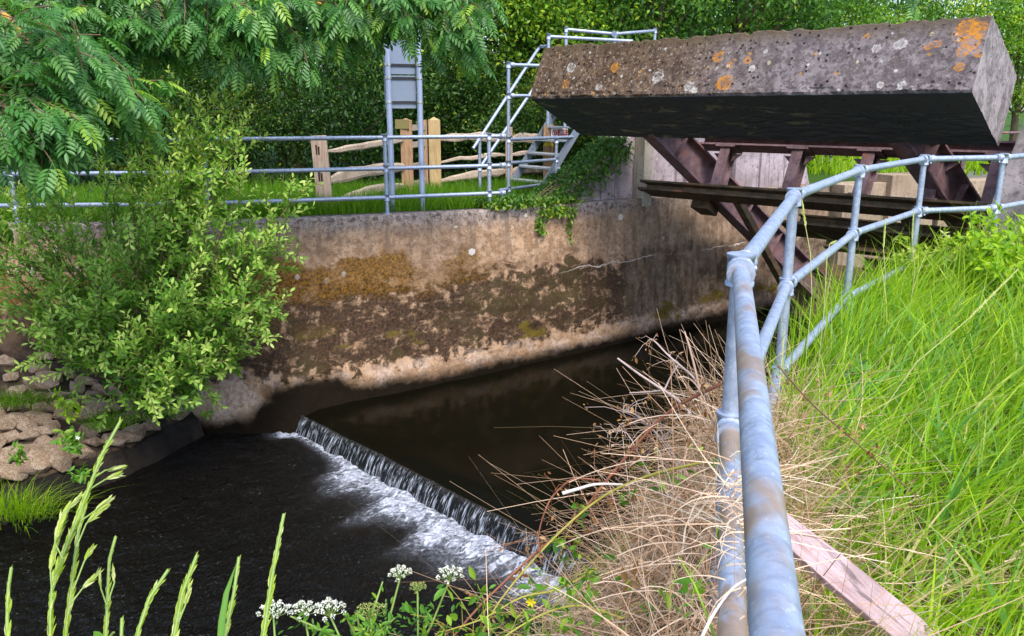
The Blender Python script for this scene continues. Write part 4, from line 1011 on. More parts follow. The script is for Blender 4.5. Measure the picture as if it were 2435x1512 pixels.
n_ = 42000; X = rng.uniform(-8.5, 2.2, n_); Yb = np.interp(X, T_[:, 0], T_[:, 1])+.34; Y = Yb+rng.random(n_)**1.3*4.2
ok = ~((X > R0[0]-.7) & (np.abs((X-R0[0])*NW[0]+(Y-R0[1])*NW[1]-.6) < .85)); X, Y = X[ok], Y[ok]; n_ = len(X)
patch = fbm(X*.9, Y*.9, 15); h = (.12+.26*rng.random(n_))*(.5+patch)
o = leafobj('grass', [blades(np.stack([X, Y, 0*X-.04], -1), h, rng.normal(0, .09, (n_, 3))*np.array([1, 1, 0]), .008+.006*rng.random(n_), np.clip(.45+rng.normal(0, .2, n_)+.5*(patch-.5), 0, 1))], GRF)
props(o, kind='stuff')
n_ = 9000; X = rng.uniform(7, 20, n_); Y = rng.uniform(20, 32, n_); 
o = leafobj('grass', [blades(np.stack([X, Y, 0*X-.03], -1), .2+.25*rng.random(n_), rng.normal(0, .1, (n_, 3))*np.array([1, 1, 0]), .03+.02*rng.random(n_), np.clip(.6+rng.normal(0, .2, n_), 0, .95))], GRS); props(o, kind='stuff')

# ================================================================== LEFT STONE BANK
WLINE = np.array([(-8.2, 2.5), (-6.6, 5.2), (-5.42, 7.8), (-4.55, 9.15), (-4.15, 10.3)])
def bank_pt(f, d, z=None):   # f along waterline 0..1, d metres up the slope (to the left and back)
    s_ = np.r_[0, np.cumsum(np.hypot(*np.diff(WLINE, axis=0).T))]; x = np.interp(f*s_[-1], s_, WLINE[:, 0]); y = np.interp(f*s_[-1], s_, WLINE[:, 1])
    nx, ny = -.88, .47
    zz = ZD+.30+np.maximum(d-.16, 0)*.42 - np.where(np.asarray(d) < .12, .34, 0)
    return np.stack([x+nx*d, y+ny*d, zz+0*x], -1)
def bk(u, v):
    P = bank_pt(u, v*4.5-.02); P[:, 2] += (fbm(P[:, 0]*2.2, P[:, 1]*2.2, 33)-.5)*.14*np.clip(v*6, 0, 1); return P
P, Fq, u, v = grid(70, 80, bk)
m = NT('dark_bank_earth'); oo = m.obj(); m.bump(m.noise(oo, 9, 6, .7), .8, .05)
props(link('stone_slope', npmesh('stone_slope', P, Fq, smooth=True), m.done(m.mix(m.step(m.noise(oo, 2.5, 6, .65), .4, .62), (.018, .014, .010), (.085, .055, .035)), .9, spec=.2)), kind='structure')
mb = MB()
wl, _s = resample(WLINE, 40)
V = []
for k, (x, y) in enumerate(wl):
    jt = .05*math.sin(k*1.7)+.03*math.sin(k*4.1)
    for (d, z) in ((-.10, -3.3), (-.02+jt*.3, ZD+.02), (.07+jt, ZD+.22+jt*.4), (.17, ZD+.30), (.30, -3.3)): V.append((x-.88*d, y+.47*d, z))
Fs = [[k*5+i_, k*5+i_+1, (k+1)*5+i_+1, (k+1)*5+i_] for k in range(39) for i_ in range(4)]
mb.add(V, Fs, True)
o = mb.build('toe_kerb', grey_concrete('wet_black_concrete', (.007, .0055, .004), (.034, .026, .018), (.004, .003, .003), .7, True, .0)); props(o, 'dark wet concrete kerb along the foot of the stone bank at the waterline', 'kerb')
# pale apron where wall meets stones
mb = MB()
V = []
aw = [atd(395, 985, 10.3), atd(440, 935, 10.35), atd(560, 905, 10.3), atd(640, 925, 10.35)]
STM = None
m = NT('pitched_stone'); oo = m.obj(); n1 = m.noise(oo, 3.5, 5, .6); n2 = m.noise(oo, 16, 6, .7); n3 = m.noise(oo, 60, 3, .7)
c_ = m.mix(m.step(n1, .35, .65), (.56, .37, .235), (.80, .61, .44)); c_ = m.mix(m.mul(m.step(n2, .47, .60), .85), c_, (.10, .068, .047)); c_ = m.mix(m.mul(m.step(n3, .6, .68), .5), c_, (.62, .56, .52))
c_ = m.mix(m.mul(m.step(m.noise(oo, 5, 4, .6), .58, .68), .5), c_, (.08, .075, .025))
c_ = m.mix(m.mul(m.rnd(), .30), c_, (.20, .13, .085))
m.bump(m.add(n2, m.mul(n3, .5)), 1.0, .04); STM = m.done(c_, .9, spec=.2)
SMESH = []
for k in range(10):
    r = np.random.default_rng(100+k); bm = bmesh.new()
    for _ in range(15):
        p = unit(r.normal(size=3)); p = np.sign(p)*np.abs(p)**.6; bm.verts.new((p[0]*(.8+.4*r.random()), p[1]*(.6+.35*r.random()), p[2]*.62))
    rr = bmesh.ops.convex_hull(bm, input=bm.verts); bmesh.ops.delete(bm, geom=[e for e in rr['geom_interior'] if isinstance(e, bmesh.types.BMVert)], context='VERTS')
    bmesh.ops.bevel(bm, geom=list(bm.edges), offset=.05, segments=1, affect='EDGES')
    bmesh.ops.triangulate(bm, faces=bm.faces); bmesh.ops.subdivide_edges(bm, edges=bm.edges, cuts=1, use_grid_fill=True)
    for vtx in bm.verts:
        vtx.co += vtx.normal*.05*mnoise.noise(vtx.co*2.3+Vector((k*7, 0, 0)))+vtx.normal*.04*mnoise.noise(vtx.co*6.5+Vector((0, k*3, 0)))
    me = bpy.data.meshes.new('stone'); bm.to_mesh(me); bm.free(); me.materials.append(STM); SMESH.append(me)
r = np.random.default_rng(77)
proto = None
for row in range(8):
    for col in range(33):
        f = .40+.60*(col+.5*(row % 2)+r.uniform(-.2, .2))/32; d = .27+row*.245+r.uniform(-.06, .06)
        if f > 1.0 or (row > 5 and r.random() < .45) or (row > 3 and r.random() < .2): continue
        p = bank_pt(np.array([f]), d)[0]
        if p[1] > np.interp(p[0], B_[:, 0], B_[:, 1])-.05: continue
        if proto is None:
            proto = bpy.data.objects.new('stone', SMESH[0]); COL.objects.link(proto); o = proto
            props(o, 'rough pinkish pitching stone bedded in the left river bank', 'stone', 'stones pitched on the left bank')
        else:
            o = proto.copy(); o.data = SMESH[int(r.integers(0, 10))]; COL.objects.link(o)
        o.location = (p[0], p[1], p[2]+.05); s = .105+.065*r.random()**1.5; o.scale = (s*(.85+.5*r.random()), s*(.9+.3*r.random()), s*1.0)
        o.rotation_euler = (r.normal(0, .18)-.15, r.normal(0, .18)+.30, .5+r.normal(0, .6))
# small plants on the stones
def tuft(label, p, n_, hh, mat=GRF, spread=.16, lean=(0, 0, 0)):
    t = thing('grass_tuft', p, label, 'grass tuft', None)
    q = p+rng.normal(0, spread, (n_, 3))*np.array([1, .6, .0]); ln = rng.normal(0, .10, (n_, 3))*np.array([1, 1, 0])+(q-p)*.8+np.array(lean)
    leafobj('blades', [blades(q-np.array([0, 0, .05]), hh*(.5+.6*rng.random(n_)), ln, .006+.005*rng.random(n_), np.clip(.5+rng.normal(0, .22, n_), 0, 1))], mat, t)
tuft('grass tuft on the stones at the lower left corner of the bank', atd(35, 1215, 8.35), 420, .42, GRS, .20, (.12, -.1, -.02))
tuft('grass tuft hanging above the stones at the left edge', atd(35, 950, 9.7), 330, .34, GRF, .18, (.1, -.1, -.1))
tuft('small grass tuft between stones under the willow shrub', atd(255, 1005, 9.6), 200, .26, GRF, .13)
tuft('thin grass tuft beside the pale stones near the wall foot', atd(335, 985, 9.9), 120, .2, GRF, .12)
def leafplant(name, label, p, n_, rad, hh, size, mat, cat='plant', stems=6, tmpl=LW, flower=None, seed=1):
    r = np.random.default_rng(seed); t = thing(name, p, label, cat); mb = MB(); P_ = []; D_ = []; N_ = []
    for k in range(stems):
        d = unit(np.array([r.normal(0, .5), r.normal(0, .5)-.2, 1.])); e = p+d*np.array([rad*1.3, rad*1.3, hh])*r.uniform(.6, 1.05); md = (p+e)/2+np.array([0, 0, .08*hh])
        mb.tube([p, md, e], [.004, .003, .002], 5)
        for j in range(n_//stems):
            f = r.uniform(.25, 1.0); q = (1-f)**2*p+2*f*(1-f)*md+f*f*e; P_.append(q); D_.append(unit(r.normal(0, .8, 3)+np.array([0, -.2, .05]))); N_.append(unit(np.array([0, -.4, 1.])+r.normal(0, .35, 3)))
    n2_ = len(P_)
    mb.build('stem', STEMG, t); leafobj('foliage', [leaves(np.array(P_), np.array(D_), np.array(N_), size*(.6+.6*r.random(n2_)), tmpl, np.clip(.55+r.normal(0, .2, n2_), 0, 1))], mat, t)
    if flower is not None:
        mb = MB(); P2 = []; D2 = []
        for fl in flower:
            for k in range(5): a = 1.256*k; P2.append(fl); D2.append((math.cos(a), -.3, math.sin(a)))
        n3_ = len(P2); leafobj('flower', [leaves(np.array(P2), np.array(D2, float), np.tile([0, -1., .2], (n3_, 1)), np.full(n3_, .03), LW, np.full(n3_, .9))], PETAL, t)
    return t
leafplant('bramble_plant', 'bramble with a white flower among the pale stones', atd(180, 1075, 9.0), 90, .20, .32, .10, BRAM, stems=9, flower=[atd(185, 1040, 8.75)], seed=3)
leafplant('bramble_plant', 'leafy bramble above the white flower on the stone bank', atd(165, 1010, 9.35), 80, .16, .45, .085, GRS, stems=8, seed=4)
leafplant('bramble_plant', 'small bramble shoot on the stones at the left edge', atd(48, 1105, 8.7), 50, .13, .28, .08, BRAM, stems=6, seed=5)
leafplant('bramble_plant', 'small bramble sprig low on the stones above the kerb', atd(190, 1140, 8.75), 36, .10, .16, .09, BRAM, stems=5, seed=6)
leafplant('seedling_plant', 'low leafy weed at the wall foot right of the willow shrub', atd(495, 995, 10.0), 50, .12, .14, .06, WIL, stems=6, seed=8)
leafplant('seedling_plant', 'leafy sprig at the base of the willow shrub by the pale apron', atd(470, 950, 10.0), 80, .2, .22, .055, WIL, stems=8, seed=9)
leafplant('elder_sapling', 'broad leaved green sapling on the wall top at the left edge', atd(15, 590, 9.6), 110, .32, .42, .12, BRAM, stems=8, seed=10)

# ================================================================== NEAR BANK VEGETATION
# ---- green meadow grass right of the railing
n_ = 150000
X = rng.uniform(.2, 9.0, n_); Y = rng.uniform(.8, 11.5, n_); d = edge_dist(X, Y)
keep = (d < np.where(Y > 5.0, .35, -.04)) & (d > -5.2) & (np.hypot(X, Y) < 12); 
near_k = np.clip(1.25-.10*np.hypot(X, Y), .25, 1); keep &= rng.random(n_) < near_k
X, Y, d = X[keep], Y[keep], d[keep]
az_ = np.arctan2(X, Y); keep = (az_ < .92) & (Y > .8); X, Y, d = X[keep], Y[keep], d[keep]; n_ = len(X)
pat = fbm(X*1.6, Y*1.6, 91); pat2 = fbm(X*.7+9, Y*.7, 92)
h = (.12+.27*rng.random(n_))*(.55+.9*pat)*(1+.55*np.exp(-(d/.45)**2)*np.clip((Y-3)/1.5, 0, 1))*np.clip(.55+.22*Y, .55, 1.25)
lean = np.stack([.02+.18*pat2+rng.normal(0, .17, n_), .02+rng.normal(0, .15, n_), 0*X], -1)*(h/.35)[:, None]
tint = np.clip(.50+rng.normal(0, .17, n_)+.7*(pat-.5), 0, .91); tint[rng.random(n_) < .035] = .97
tint[(rng.random(n_) < .4) & (Y < 2.4) & (fbm(X*2.2, Y*2.2, 95) > .56)] = .98
under = rng.random(n_) < .4; h = np.where(under, h*.55, h); tint = np.where(under & (tint < .95), tint*.72, tint)
Z = near_h(X, Y)-.03
o = leafobj('grass', [blades(np.stack([X, Y, Z], -1), h, lean, (.006+.012*rng.random(n_)**1.8), tint, 4)], GRS); props(o, kind='stuff')
n_ = 2600; X = rng.uniform(.6, 6, n_); Y = rng.uniform(1.6, 9, n_); d = edge_dist(X, Y); k_ = (d < -.1) & (np.arctan2(X, Y) < .72) & (fbm(X*1.1+4, Y*1.1, 97) > .42); X, Y = X[k_], Y[k_]; n_ = len(X)
e1_ = blades(np.stack([X, Y, near_h(X, Y)-.03], -1), .18+.34*rng.random(n_), np.stack([rng.normal(.05, .22, n_), rng.normal(.0, .2, n_), 0*X], -1), .016+.018*rng.random(n_), np.clip(.35+.25*rng.random(n_), 0, 1), 5)
n_ = 380; X = rng.uniform(.8, 6, n_); Y = rng.uniform(1.8, 9, n_); d = edge_dist(X, Y); k_ = (d < -.1) & (np.arctan2(X, Y) < .72); X, Y = X[k_], Y[k_]; n_ = len(X)
e2_ = blades(np.stack([X, Y, near_h(X, Y)-.03], -1), .30+.28*rng.random(n_), np.stack([rng.normal(.05, .14, n_), rng.normal(.0, .14, n_), 0*X], -1), .004+.003*rng.random(n_), np.full(n_, .96), 5)
o = leafobj('grass', [e1_, e2_], GRB); props(o, kind='stuff')
# ---- dry straw tangle over the slope and round the rails
def strands(P, D, L, wd, sag, curl, tint, seg=6, seed=3):
    r = np.random.default_rng(seed); n_ = len(P); D = unit(D); side_ = unit(np.cross(D, r.normal(size=(n_, 3)))); k_ = r.normal(0, curl, (n_, 3))
    V = []
    for k, f in enumerate(np.linspace(0, 1, seg+1)):
        c = P+D*(L*f)[:, None]+k_*(f*f*L)[:, None]-np.array([0, 0, 1.])*(sag*f*f*L)[:, None]; w_ = (wd*(1-.6*f))[:, None]
        V += [c-side_*w_/2, c+side_*w_/2]
    V = np.stack(V, 1); K = 2*(seg+1); Fq = np.array([(2*k, 2*k+1, 2*k+3, 2*k+2) for k in range(seg)])
    return V.reshape(-1, 3), (Fq[None]+(np.arange(n_)*K)[:, None, None]).reshape(-1, 4), np.repeat(tint, K)
n_ = 80000
X = rng.uniform(-1.6, 2.6, n_); Y = rng.uniform(.6, 5.2, n_); d = edge_dist(X, Y)
prob = np.where(d > 0, np.exp(-(np.maximum(d-.22, 0)/.44)**2)*np.clip((4.5-Y)/1.2, 0, 1), np.exp(-(d/.34)**4)*np.clip((3.9-Y)/1.0, 0, 1))
keep = rng.random(n_) < prob*.75; X, Y, d = X[keep], Y[keep], d[keep]; n_ = len(X)
heap = np.exp(-((d-.12)/.34)**2)*.42*np.clip((4.2-Y)/1.2, 0, 1)
Z = near_h(X, Y)+heap*rng.random(n_)**.6+.02
D = np.stack([rng.normal(-.2, .7, n_), rng.normal(-.25, .7, n_), rng.normal(.15, .45, n_)], -1)
o = leafobj('dry_grass', [strands(np.stack([X, Y, Z], -1), D, .14+.34*rng.random(n_), .0016+.0030*rng.random(n_), .05+.45*rng.random(n_)**2, .40, np.clip(.50+rng.normal(0, .30, n_), 0, 1)*np.clip(.55+.9*(fbm(X*5, Y*5, 88)-.2), .3, 1.1))], DRY); props(o, kind='stuff')
n_ = 1100; kq = np.where((d < .9))[0]; k_ = kq[rng.integers(0, len(kq), n_)]; o = leafobj('dry_grass', [strands(np.stack([X[k_], Y[k_], Z[k_]+.05], -1), np.stack([rng.normal(-.1, .9, n_), rng.normal(-.2, .9, n_), rng.normal(.2, .4, n_)], -1), .12+.30*rng.random(n_)**1.5, .0025+.003*rng.random(n_), .25+.4*rng.random(n_), .5, np.clip(.7+rng.normal(0, .25, n_), 0, 1), seed=18)], DRY); props(o, kind='stuff')
n_ = 420; kq = np.where((d > 0) & (d < 1.3))[0]; k_ = kq[rng.integers(0, len(kq), n_)]
o = leafobj('leaf_litter', [leaves(np.stack([X[k_], Y[k_], Z[k_]+.03], -1), rng.normal(size=(n_, 3))*np.array([1, 1, .4]), rng.normal(size=(n_, 3))+np.array([0, -.3, .8]), .014+.022*rng.random(n_), LW, rng.random(n_))], BROWNLEAF); props(o, kind='stuff')
# straw lying over the middle rail and at lower right
n_ = 130; f = rng.random(n_)
mr = np.stack([.6-.05*f*0, 2.12+0*f, .67+0*f], -1); a = np.array([.36, 1.1, .69]); b = np.array([.55, 1.9, .69]); mr = a+(b-a)*rng.beta(3, 2.4, n_)[:, None]
D = np.stack([rng.choice([-1, 1], n_)*rng.uniform(.5, 1, n_), rng.normal(0, .6, n_), rng.normal(.35, .2, n_)], -1)
p1 = strands(mr+rng.normal(0, .015, (n_, 3)), D, .06+.16*rng.random(n_), .002+.002*rng.random(n_), np.full(n_, .6)*rng.random(n_), .35, np.clip(.75+rng.normal(0, .2, n_), 0, 1), seed=8)
n_ = 700; X = rng.uniform(.9, 3.2, n_); Y = rng.uniform(1.3, 2.9, n_); d = edge_dist(X, Y); k_ = (d < 0) & (fbm(X*2.2, Y*2.2, 95) > .46); X, Y = X[k_], Y[k_]; n_ = len(X)
p2 = strands(np.stack([X, Y, near_h(X, Y)+.03+.16*rng.random(n_)], -1), np.stack([rng.normal(.2, .8, n_), rng.normal(0, .7, n_), rng.normal(.05, .2, n_)], -1), .15+.35*rng.random(n_), .0018+.0025*rng.random(n_), np.full(n_, .2), .3, np.clip(.55+rng.normal(0, .25, n_), 0, 1), seed=9)
o = leafobj('dry_grass', [p1, p2], DRY); props(o, kind='stuff')
# mixed green and straw sward on the river slope
n_ = 15000; X = rng.uniform(-3.5, 3.6, n_); Y = rng.uniform(.4, 7, n_); d = edge_dist(X, Y); k_ = (d > .1) & (d < 2.6) & (rng.random(n_) < np.where(Y < 4, .3, .8)); X, Y, d = X[k_], Y[k_], d[k_]; n_ = len(X)
tint = np.where(rng.random(n_) < .55, .98, np.clip(.3+rng.normal(0, .2, n_), 0, .8))
o = leafobj('grass', [blades(np.stack([X, Y, near_h(X, Y)-.03], -1), .10+.22*rng.random(n_), rng.normal(0, .12, (n_, 3))*np.array([1, 1, 0])+np.array([-.05, 0, 0]), .004+.004*rng.random(n_), tint)], GRS); props(o, kind='stuff')

# ---- weathered plank
pa = atd(1752, 1168, 1.86); pb = atz(2230, 1560, .06)
t_ = MB(); tdir = unit(pb-pa); sdv = unit(np.cross(tdir, [0.1, -.9, .75])); upv = np.cross(sdv, tdir)
V = []; wds = [(0, .012), (.06, .034), (.2, .072), (.45, .092), (1, .108)]
prof_ = []
for f, w_ in wds:
    c = pa+(pb-pa)*f
    V += [c-sdv*w_/2-upv*.010, c+sdv*w_/2-upv*.010, c+sdv*w_/2*.92+upv*.012, c-sdv*w_/2+upv*.010]
Fs = [[k*4+i_, k*4+(i_+1) % 4, (k+1)*4+(i_+1) % 4, (k+1)*4+i_] for k in range(len(wds)-1) for i_ in range(4)]+[[0, 1, 2, 3][::-1], [len(V)-4+i_ for i_ in range(4)]]
# local frame mesh so that the grain follows the board
R_ = np.stack([tdir, sdv, upv], 1); Vl = (np.array(V)-pa)@R_
mb = MB(); mb.add(Vl, Fs); me = mb.mesh('plank', bevel=.003)
o = link('plank', me, PLANK); import mathutils
o.matrix_world = mathutils.Matrix.Translation(pa) @ mathutils.Matrix([list(R_[0]), list(R_[1]), list(R_[2])]).to_4x4()
props(o, 'weathered pinkish split plank lying in the grass under the nearest rail', 'plank')

# ---- tall grass seed heads at the lower left
def ears(pts, wid, seed, mat_tint=.6):
    r = np.random.default_rng(seed); P = np.array(pts); d_ = np.r_[0, np.cumsum(np.linalg.norm(np.diff(P, axis=0), axis=1))]; n_ = int(d_[-1]/.0042); P_ = []; D_ = []; N_ = []; S2 = []
    for k in range(n_):
        s_ = k/n_*d_[-1]; q = np.array([np.interp(s_, d_, P[:, i_]) for i_ in range(3)]); q2 = np.array([np.interp(min(s_+.01, d_[-1]), d_, P[:, i_]) for i_ in range(3)]); tg = unit(q2-q+1e-6)
        sdd = unit(np.cross(tg, [.2, 1, .1]))
        for s2 in ((-1, 1) if True else (1,)):
            P_.append(q); D_.append(unit(tg+sdd*s2*.21+r.normal(0, .06, 3))); N_.append(unit(np.array([0, -1, .3])+r.normal(0, .4, 3))); S2.append(wid*.84*(.7+.6*r.random())*(1-.6*(k/n_)**3))
    n2_ = len(P_); return leaves(np.array(P_), np.array(D_), np.array(N_), np.array(S2), LN, np.clip(mat_tint+r.normal(0, .25, n2_), 0, 1))
def spike(label, main, sides=(), d=1.0, wid=.021, seed=1, tint=.55):
    pts = [atd(x, y, d*(1+.02*k)) for k, (x, y) in enumerate(main)]
    b = np.array([pts[0][0]-.03, pts[0][1]+.05, 0.]); b[2] = float(near_h(b[0], b[1]))-.02
    t = thing('grass_spike', b, label, 'grass'); MB().tube([b, b+(pts[0]-b)*.5+np.array([.01, 0, 0])]+pts, [.0022]*(len(pts)+2), 6).build('stem', STEMG, t)
    leafobj('seed_head', [ears(pts, wid, seed, tint)], SEED, t)
    for k, s_ in enumerate(sides):
        sp_ = [atd(x, y, d*(1+.015*j)) for j, (x, y) in enumerate(s_)]
        MB().tube(sp_, .0011, 5).build('spikelet_stem', STEMG, t); leafobj('spikelet', [ears(sp_[1:], wid*.8, seed+10+k, tint+.25)], SEED, t)
spike('short grass spike at the far lower left edge of the water', [(20, 1560), (17, 1470), (20, 1400), (27, 1350)], seed=1)
spike('tallest branched pale grass seed head leaning right over the water', [(119, 1560), (120, 1470), (124, 1400), (150, 1320), (180, 1245), (212, 1160), (240, 1085), (287, 1000)],
      [((225, 1135), (250, 1118), (290, 1112)), ((218, 1160), (250, 1140), (285, 1126)), ((150, 1330), (130, 1290), (150, 1220), (192, 1178)), ((124, 1420), (120, 1360), (135, 1280), (165, 1200)), ((190, 1240), (225, 1215), (262, 1185))], d=1.0, wid=.025, seed=2)
spike('second leaning seed head just right of the tallest one', [(152, 1560), (158, 1490), (170, 1400), (178, 1330), (188, 1255), (205, 1200)],
      [((165, 1440), (195, 1400), (235, 1360)), ((182, 1300), (205, 1245), (262, 1188)), ((175, 1400), (200, 1335), (222, 1300))], d=1.03, wid=.023, seed=3)
spike('slim upright seed head with thin side spikelets right of the leaning pair', [(248, 1560), (254, 1470), (257, 1390), (260, 1330), (275, 1276)], [((254, 1440), (240, 1400), (236, 1360)), ((257, 1430), (272, 1385), (268, 1345))], d=1.08, wid=.019, seed=4)
spike('curved green spike between the slim seed head and the twin spike', [(318, 1560), (332, 1490), (356, 1420), (400, 1355)], d=.95, wid=.020, seed=5)
spike('twin grass spike leaning right over dark water', [(405, 1560), (418, 1490), (434, 1408), (468, 1320)], [((424, 1480), (440, 1440), (452, 1390))], d=.98, wid=.022, seed=6)
spike('straight thin spike beside the blue-green blade', [(528, 1560), (540, 1490), (556, 1410), (568, 1325)], d=.98, wid=.017, seed=7)
spike('tall solitary spike in front of the white umbels', [(618, 1560), (628, 1500), (643, 1395), (660, 1295), (675, 1222)], d=.97, wid=.020, seed=8)
spike('small low spike near the bottom edge left of centre', [(285, 1590), (288, 1530), (290, 1470)], d=1.0, wid=.017, seed=9)
t = thing('tall_grass', atd(520, 1600, .95), 'broad blue-green grass blade next to the thin spike', 'grass'); 
q = [atd(518, 1600, .95), atd(527, 1480, .95), atd(538, 1410, .96), atd(561, 1342, .97)]; V = []
for k, p in enumerate(q): wv = (.0035, .0042, .0032, .0005)[k]; V += [p-np.array([wv, 0, 0]), p+np.array([0, .004, 0]), p+np.array([wv, 0, 0])]
link('blade', npmesh('blade', np.array(V)-WL[t], np.array([(k*3+j, k*3+j+1, k*3+j+4, k*3+j+3) for k in range(3) for j in range(2)]), np.full(12, .5)), GRB, t)
leafplant('nettle_plant', 'leafy weed top poking up at the bottom edge between seed heads', atd(205, 1600, 1.25), 40, .06, .10, .026, BRAM, stems=6, seed=15)
# ---- umbel flowers
def umbel(label, x, y, d, dia, green=False, seed=1, base=None, lean=0):
    r = np.random.default_rng(seed); c = atd(x, y, d); b = atd(base[0], base[1], d*.98) if base else c+np.array([lean, .05, -.5])
    t = thing('umbel_flower', b, label, 'wildflower'); n0 = c-np.array([0, 0, dia*.42]); mb = MB(); mb.tube([b, (b+n0)/2+np.array([.01, 0, 0]), n0], [.0032, .0028, .0024], 6)
    P_ = []; D_ = []; T2 = []
    nr = 17
    for k in range(nr):
        a = k*2.4; rr_ = dia/2*math.sqrt((k+.5)/nr); e = n0+np.array([rr_*math.cos(a), rr_*math.sin(a)*.9, dia*.42-rr_*rr_/dia*.9+r.normal(0, .002)]); mb.tube([n0, e], .0008, 4, cap=False)
        for j in range(26 if not green else 14):
            v_ = unit(r.normal(size=3)+np.array([0, 0, .5])); P_.append(e+v_*dia*.045*(.5+.5*r.random())); D_.append(v_+r.normal(0, .5, 3)); T2.append(r.random())
    mb.build('stem', STEMG, t); n2_ = len(P_); P_ = np.array(P_)
    leafobj('flower_head', [leaves(P_, np.array(D_), r.normal(size=(n2_, 3)), dia*.07*(.6+.6*r.random(n2_)), LW, np.array(T2))], UMBG if green else PETAL, t)
    # ferny leaves
    P2 = []; D2 = []
    for k in range(70):
        f = r.uniform(.1, .75); q = b+(n0-b)*f; dd = unit(np.array([r.normal(), r.normal(), r.uniform(-.1, .5)])); P2.append(q+dd*r.uniform(.0, .05)); D2.append(dd+r.normal(0, .4, 3))
    leafobj('foliage', [leaves(np.array(P2), np.array(D2), np.tile([0, 0, 1.], (70, 1)), .012+.010*r.random(70), LW, r.random(70)*.7)], BRAM, t)
umbel('white umbel flower behind the tall solitary spike', 648, 1440, 1.9, .080, seed=1, base=(640, 1640))
umbel('middle white umbel of the close three at the bottom', 722, 1438, 1.95, .072, seed=2, base=(735, 1640))
umbel('right-hand white umbel of the close three at the bottom', 783, 1436, 1.9, .076, seed=3, base=(845, 1640))
umbel('white umbel on a long slanting stem left of the dark splash', 950, 1352, 2.05, .062, seed=4, base=(870, 1610))
umbel('white umbel on a slanting stem nearest the foam', 1068, 1354, 2.05, .072, seed=5, base=(960, 1600))
umbel('greenish unripe umbel between the white clusters', 880, 1440, 1.95, .075, True, seed=6, base=(862, 1640))
umbel('small yellowish umbel below the two slanting white ones', 992, 1388, 2.0, .045, True, seed=7, base=(975, 1640))
leafplant('ferny_plant', 'finely cut green leaves under the umbels at the bottom edge', atd(860, 1560, 1.95), 260, .20, .16, .022, BRAM, stems=14, seed=21)

# ---- brambles and dead stems on the slope
REDST = plain('red_bramble_cane', (.24, .085, .04), .6, .4); YELST = plain('yellow_green_cane', (.33, .30, .05), .6, .3); GREYST = plain('grey_dead_cane', (.46, .35, .31), .8, .3)
def cane(name, label, pts, r0, mat, leafmat_=None, nl=0, lsize=.05, seed=1, cat='bramble', curl=0, thorn=True):
    r = np.random.default_rng(seed); P = [atd(*q) for q in pts]; t = thing(name, P[0], label, cat); fine = []
    for i_ in range(len(P)-1):
        for f in np.linspace(0, 1, 5)[:-1]: 
            p0 = P[max(i_-1, 0)]; p1 = P[i_]; p2 = P[i_+1]; p3 = P[min(i_+2, len(P)-1)]
            fine.append(.5*((2*p1)+(-p0+p2)*f+(2*p0-5*p1+4*p2-p3)*f*f+(-p0+3*p1-3*p2+p3)*f**3))
    fine.append(P[-1]); n_ = len(fine); mb = MB(); mb.tube(fine, [r0*(1-.5*k/n_) for k in range(n_)], 7)
    if nl:
        P_ = []; D_ = []
        for k in range(nl):
            q = fine[int(r.integers(0, n_))]; e = q+np.array([r.normal(0, .04), r.normal(0, .04), r.normal(0, .035)]); mb.tube([q, (q+e)/2+np.array([0, 0, .01]), e], .0008, 4, cap=False)
            for j in range(3): P_.append(e+r.normal(0, .006, 3)); D_.append(r.normal(size=3)+np.array([0, 0, -.3]))
        n2_ = len(P_)
        leafobj('foliage', [leaves(np.array(P_), np.array(D_), unit(r.normal(size=(n2_, 3))+np.array([0, -.5, .8])), lsize*(.5+.8*r.random(n2_)), LW, r.random(n2_))], leafmat_, t)
    mb.build('cane', mat, t)
    return t
cane('bramble_cane', 'long reddish bramble cane sloping across the weir end', [(1715, 912, 2.35), (1619, 960, 2.4), (1549, 1017, 2.45), (1445, 1138, 2.45), (1376, 1225, 2.4), (1272, 1316, 2.3), (1141, 1440, 2.2), (1040, 1560, 2.1)], .0055, REDST, BROWNLEAF, 60, .026, 1)
cane('bramble_cane', 'yellow-green bramble cane below the long red one', [(1665, 1100, 2.2), (1532, 1134, 2.3), (1419, 1190, 2.35), (1306, 1290, 2.3), (1185, 1433, 2.15), (1120, 1560, 2.1)], .0042, YELST, BRAM, 40, .034, 2)
cane('bramble_cane', 'thin red bramble cane arching over the weir water', [(1423, 1142, 2.35), (1367, 1138, 2.35), (1332, 1160, 2.35), (1302, 1199, 2.3), (1280, 1273, 2.3), (1286, 1340, 2.25)], .0032, REDST, BROWNLEAF, 14, .018, 3)
cane('bramble_cane', 'leafy bramble spray in front of the foam at the bottom', [(1420, 1350, 2.2), (1330, 1400, 2.1), (1240, 1420, 2.05), (1150, 1470, 2.0), (1060, 1500, 1.95)], .0032, YELST, BRAM, 44, .036, 4)
cane('bramble_cane', 'green bramble cane along the bottom edge under the foam', [(1480, 1470, 2.0), (1380, 1440, 2.0), (1290, 1460, 1.95), (1190, 1520, 1.9), (1120, 1580, 1.9)], .003, YELST, BRAM, 40, .034, 5)
cane('dead_cane', 'pale dead stem with a rounded white cut end above the water', [(1337, 1173, 2.3), (1375, 1162, 2.3), (1419, 1151, 2.3), (1480, 1152, 2.35)], .0055, plain('white_cut_cane', (.62, .55, .52), .7), None, 0, seed=6, cat='dead stem')
cane('dead_branch', 'grey dead branch reaching left over the water with a bare tip', [(1640, 985, 2.75), (1611, 951, 2.8), (1573, 925, 2.85), (1520, 890, 2.9), (1468, 852, 2.95)], .006, GREYST, None, 0, seed=7, cat='dead stem')
cane('dead_branch', 'short pale twig forking below the grey dead branch', [(1573, 928, 2.85), (1540, 932, 2.9), (1497, 934, 2.95)], .004, GREYST, None, 0, seed=8, cat='dead stem')
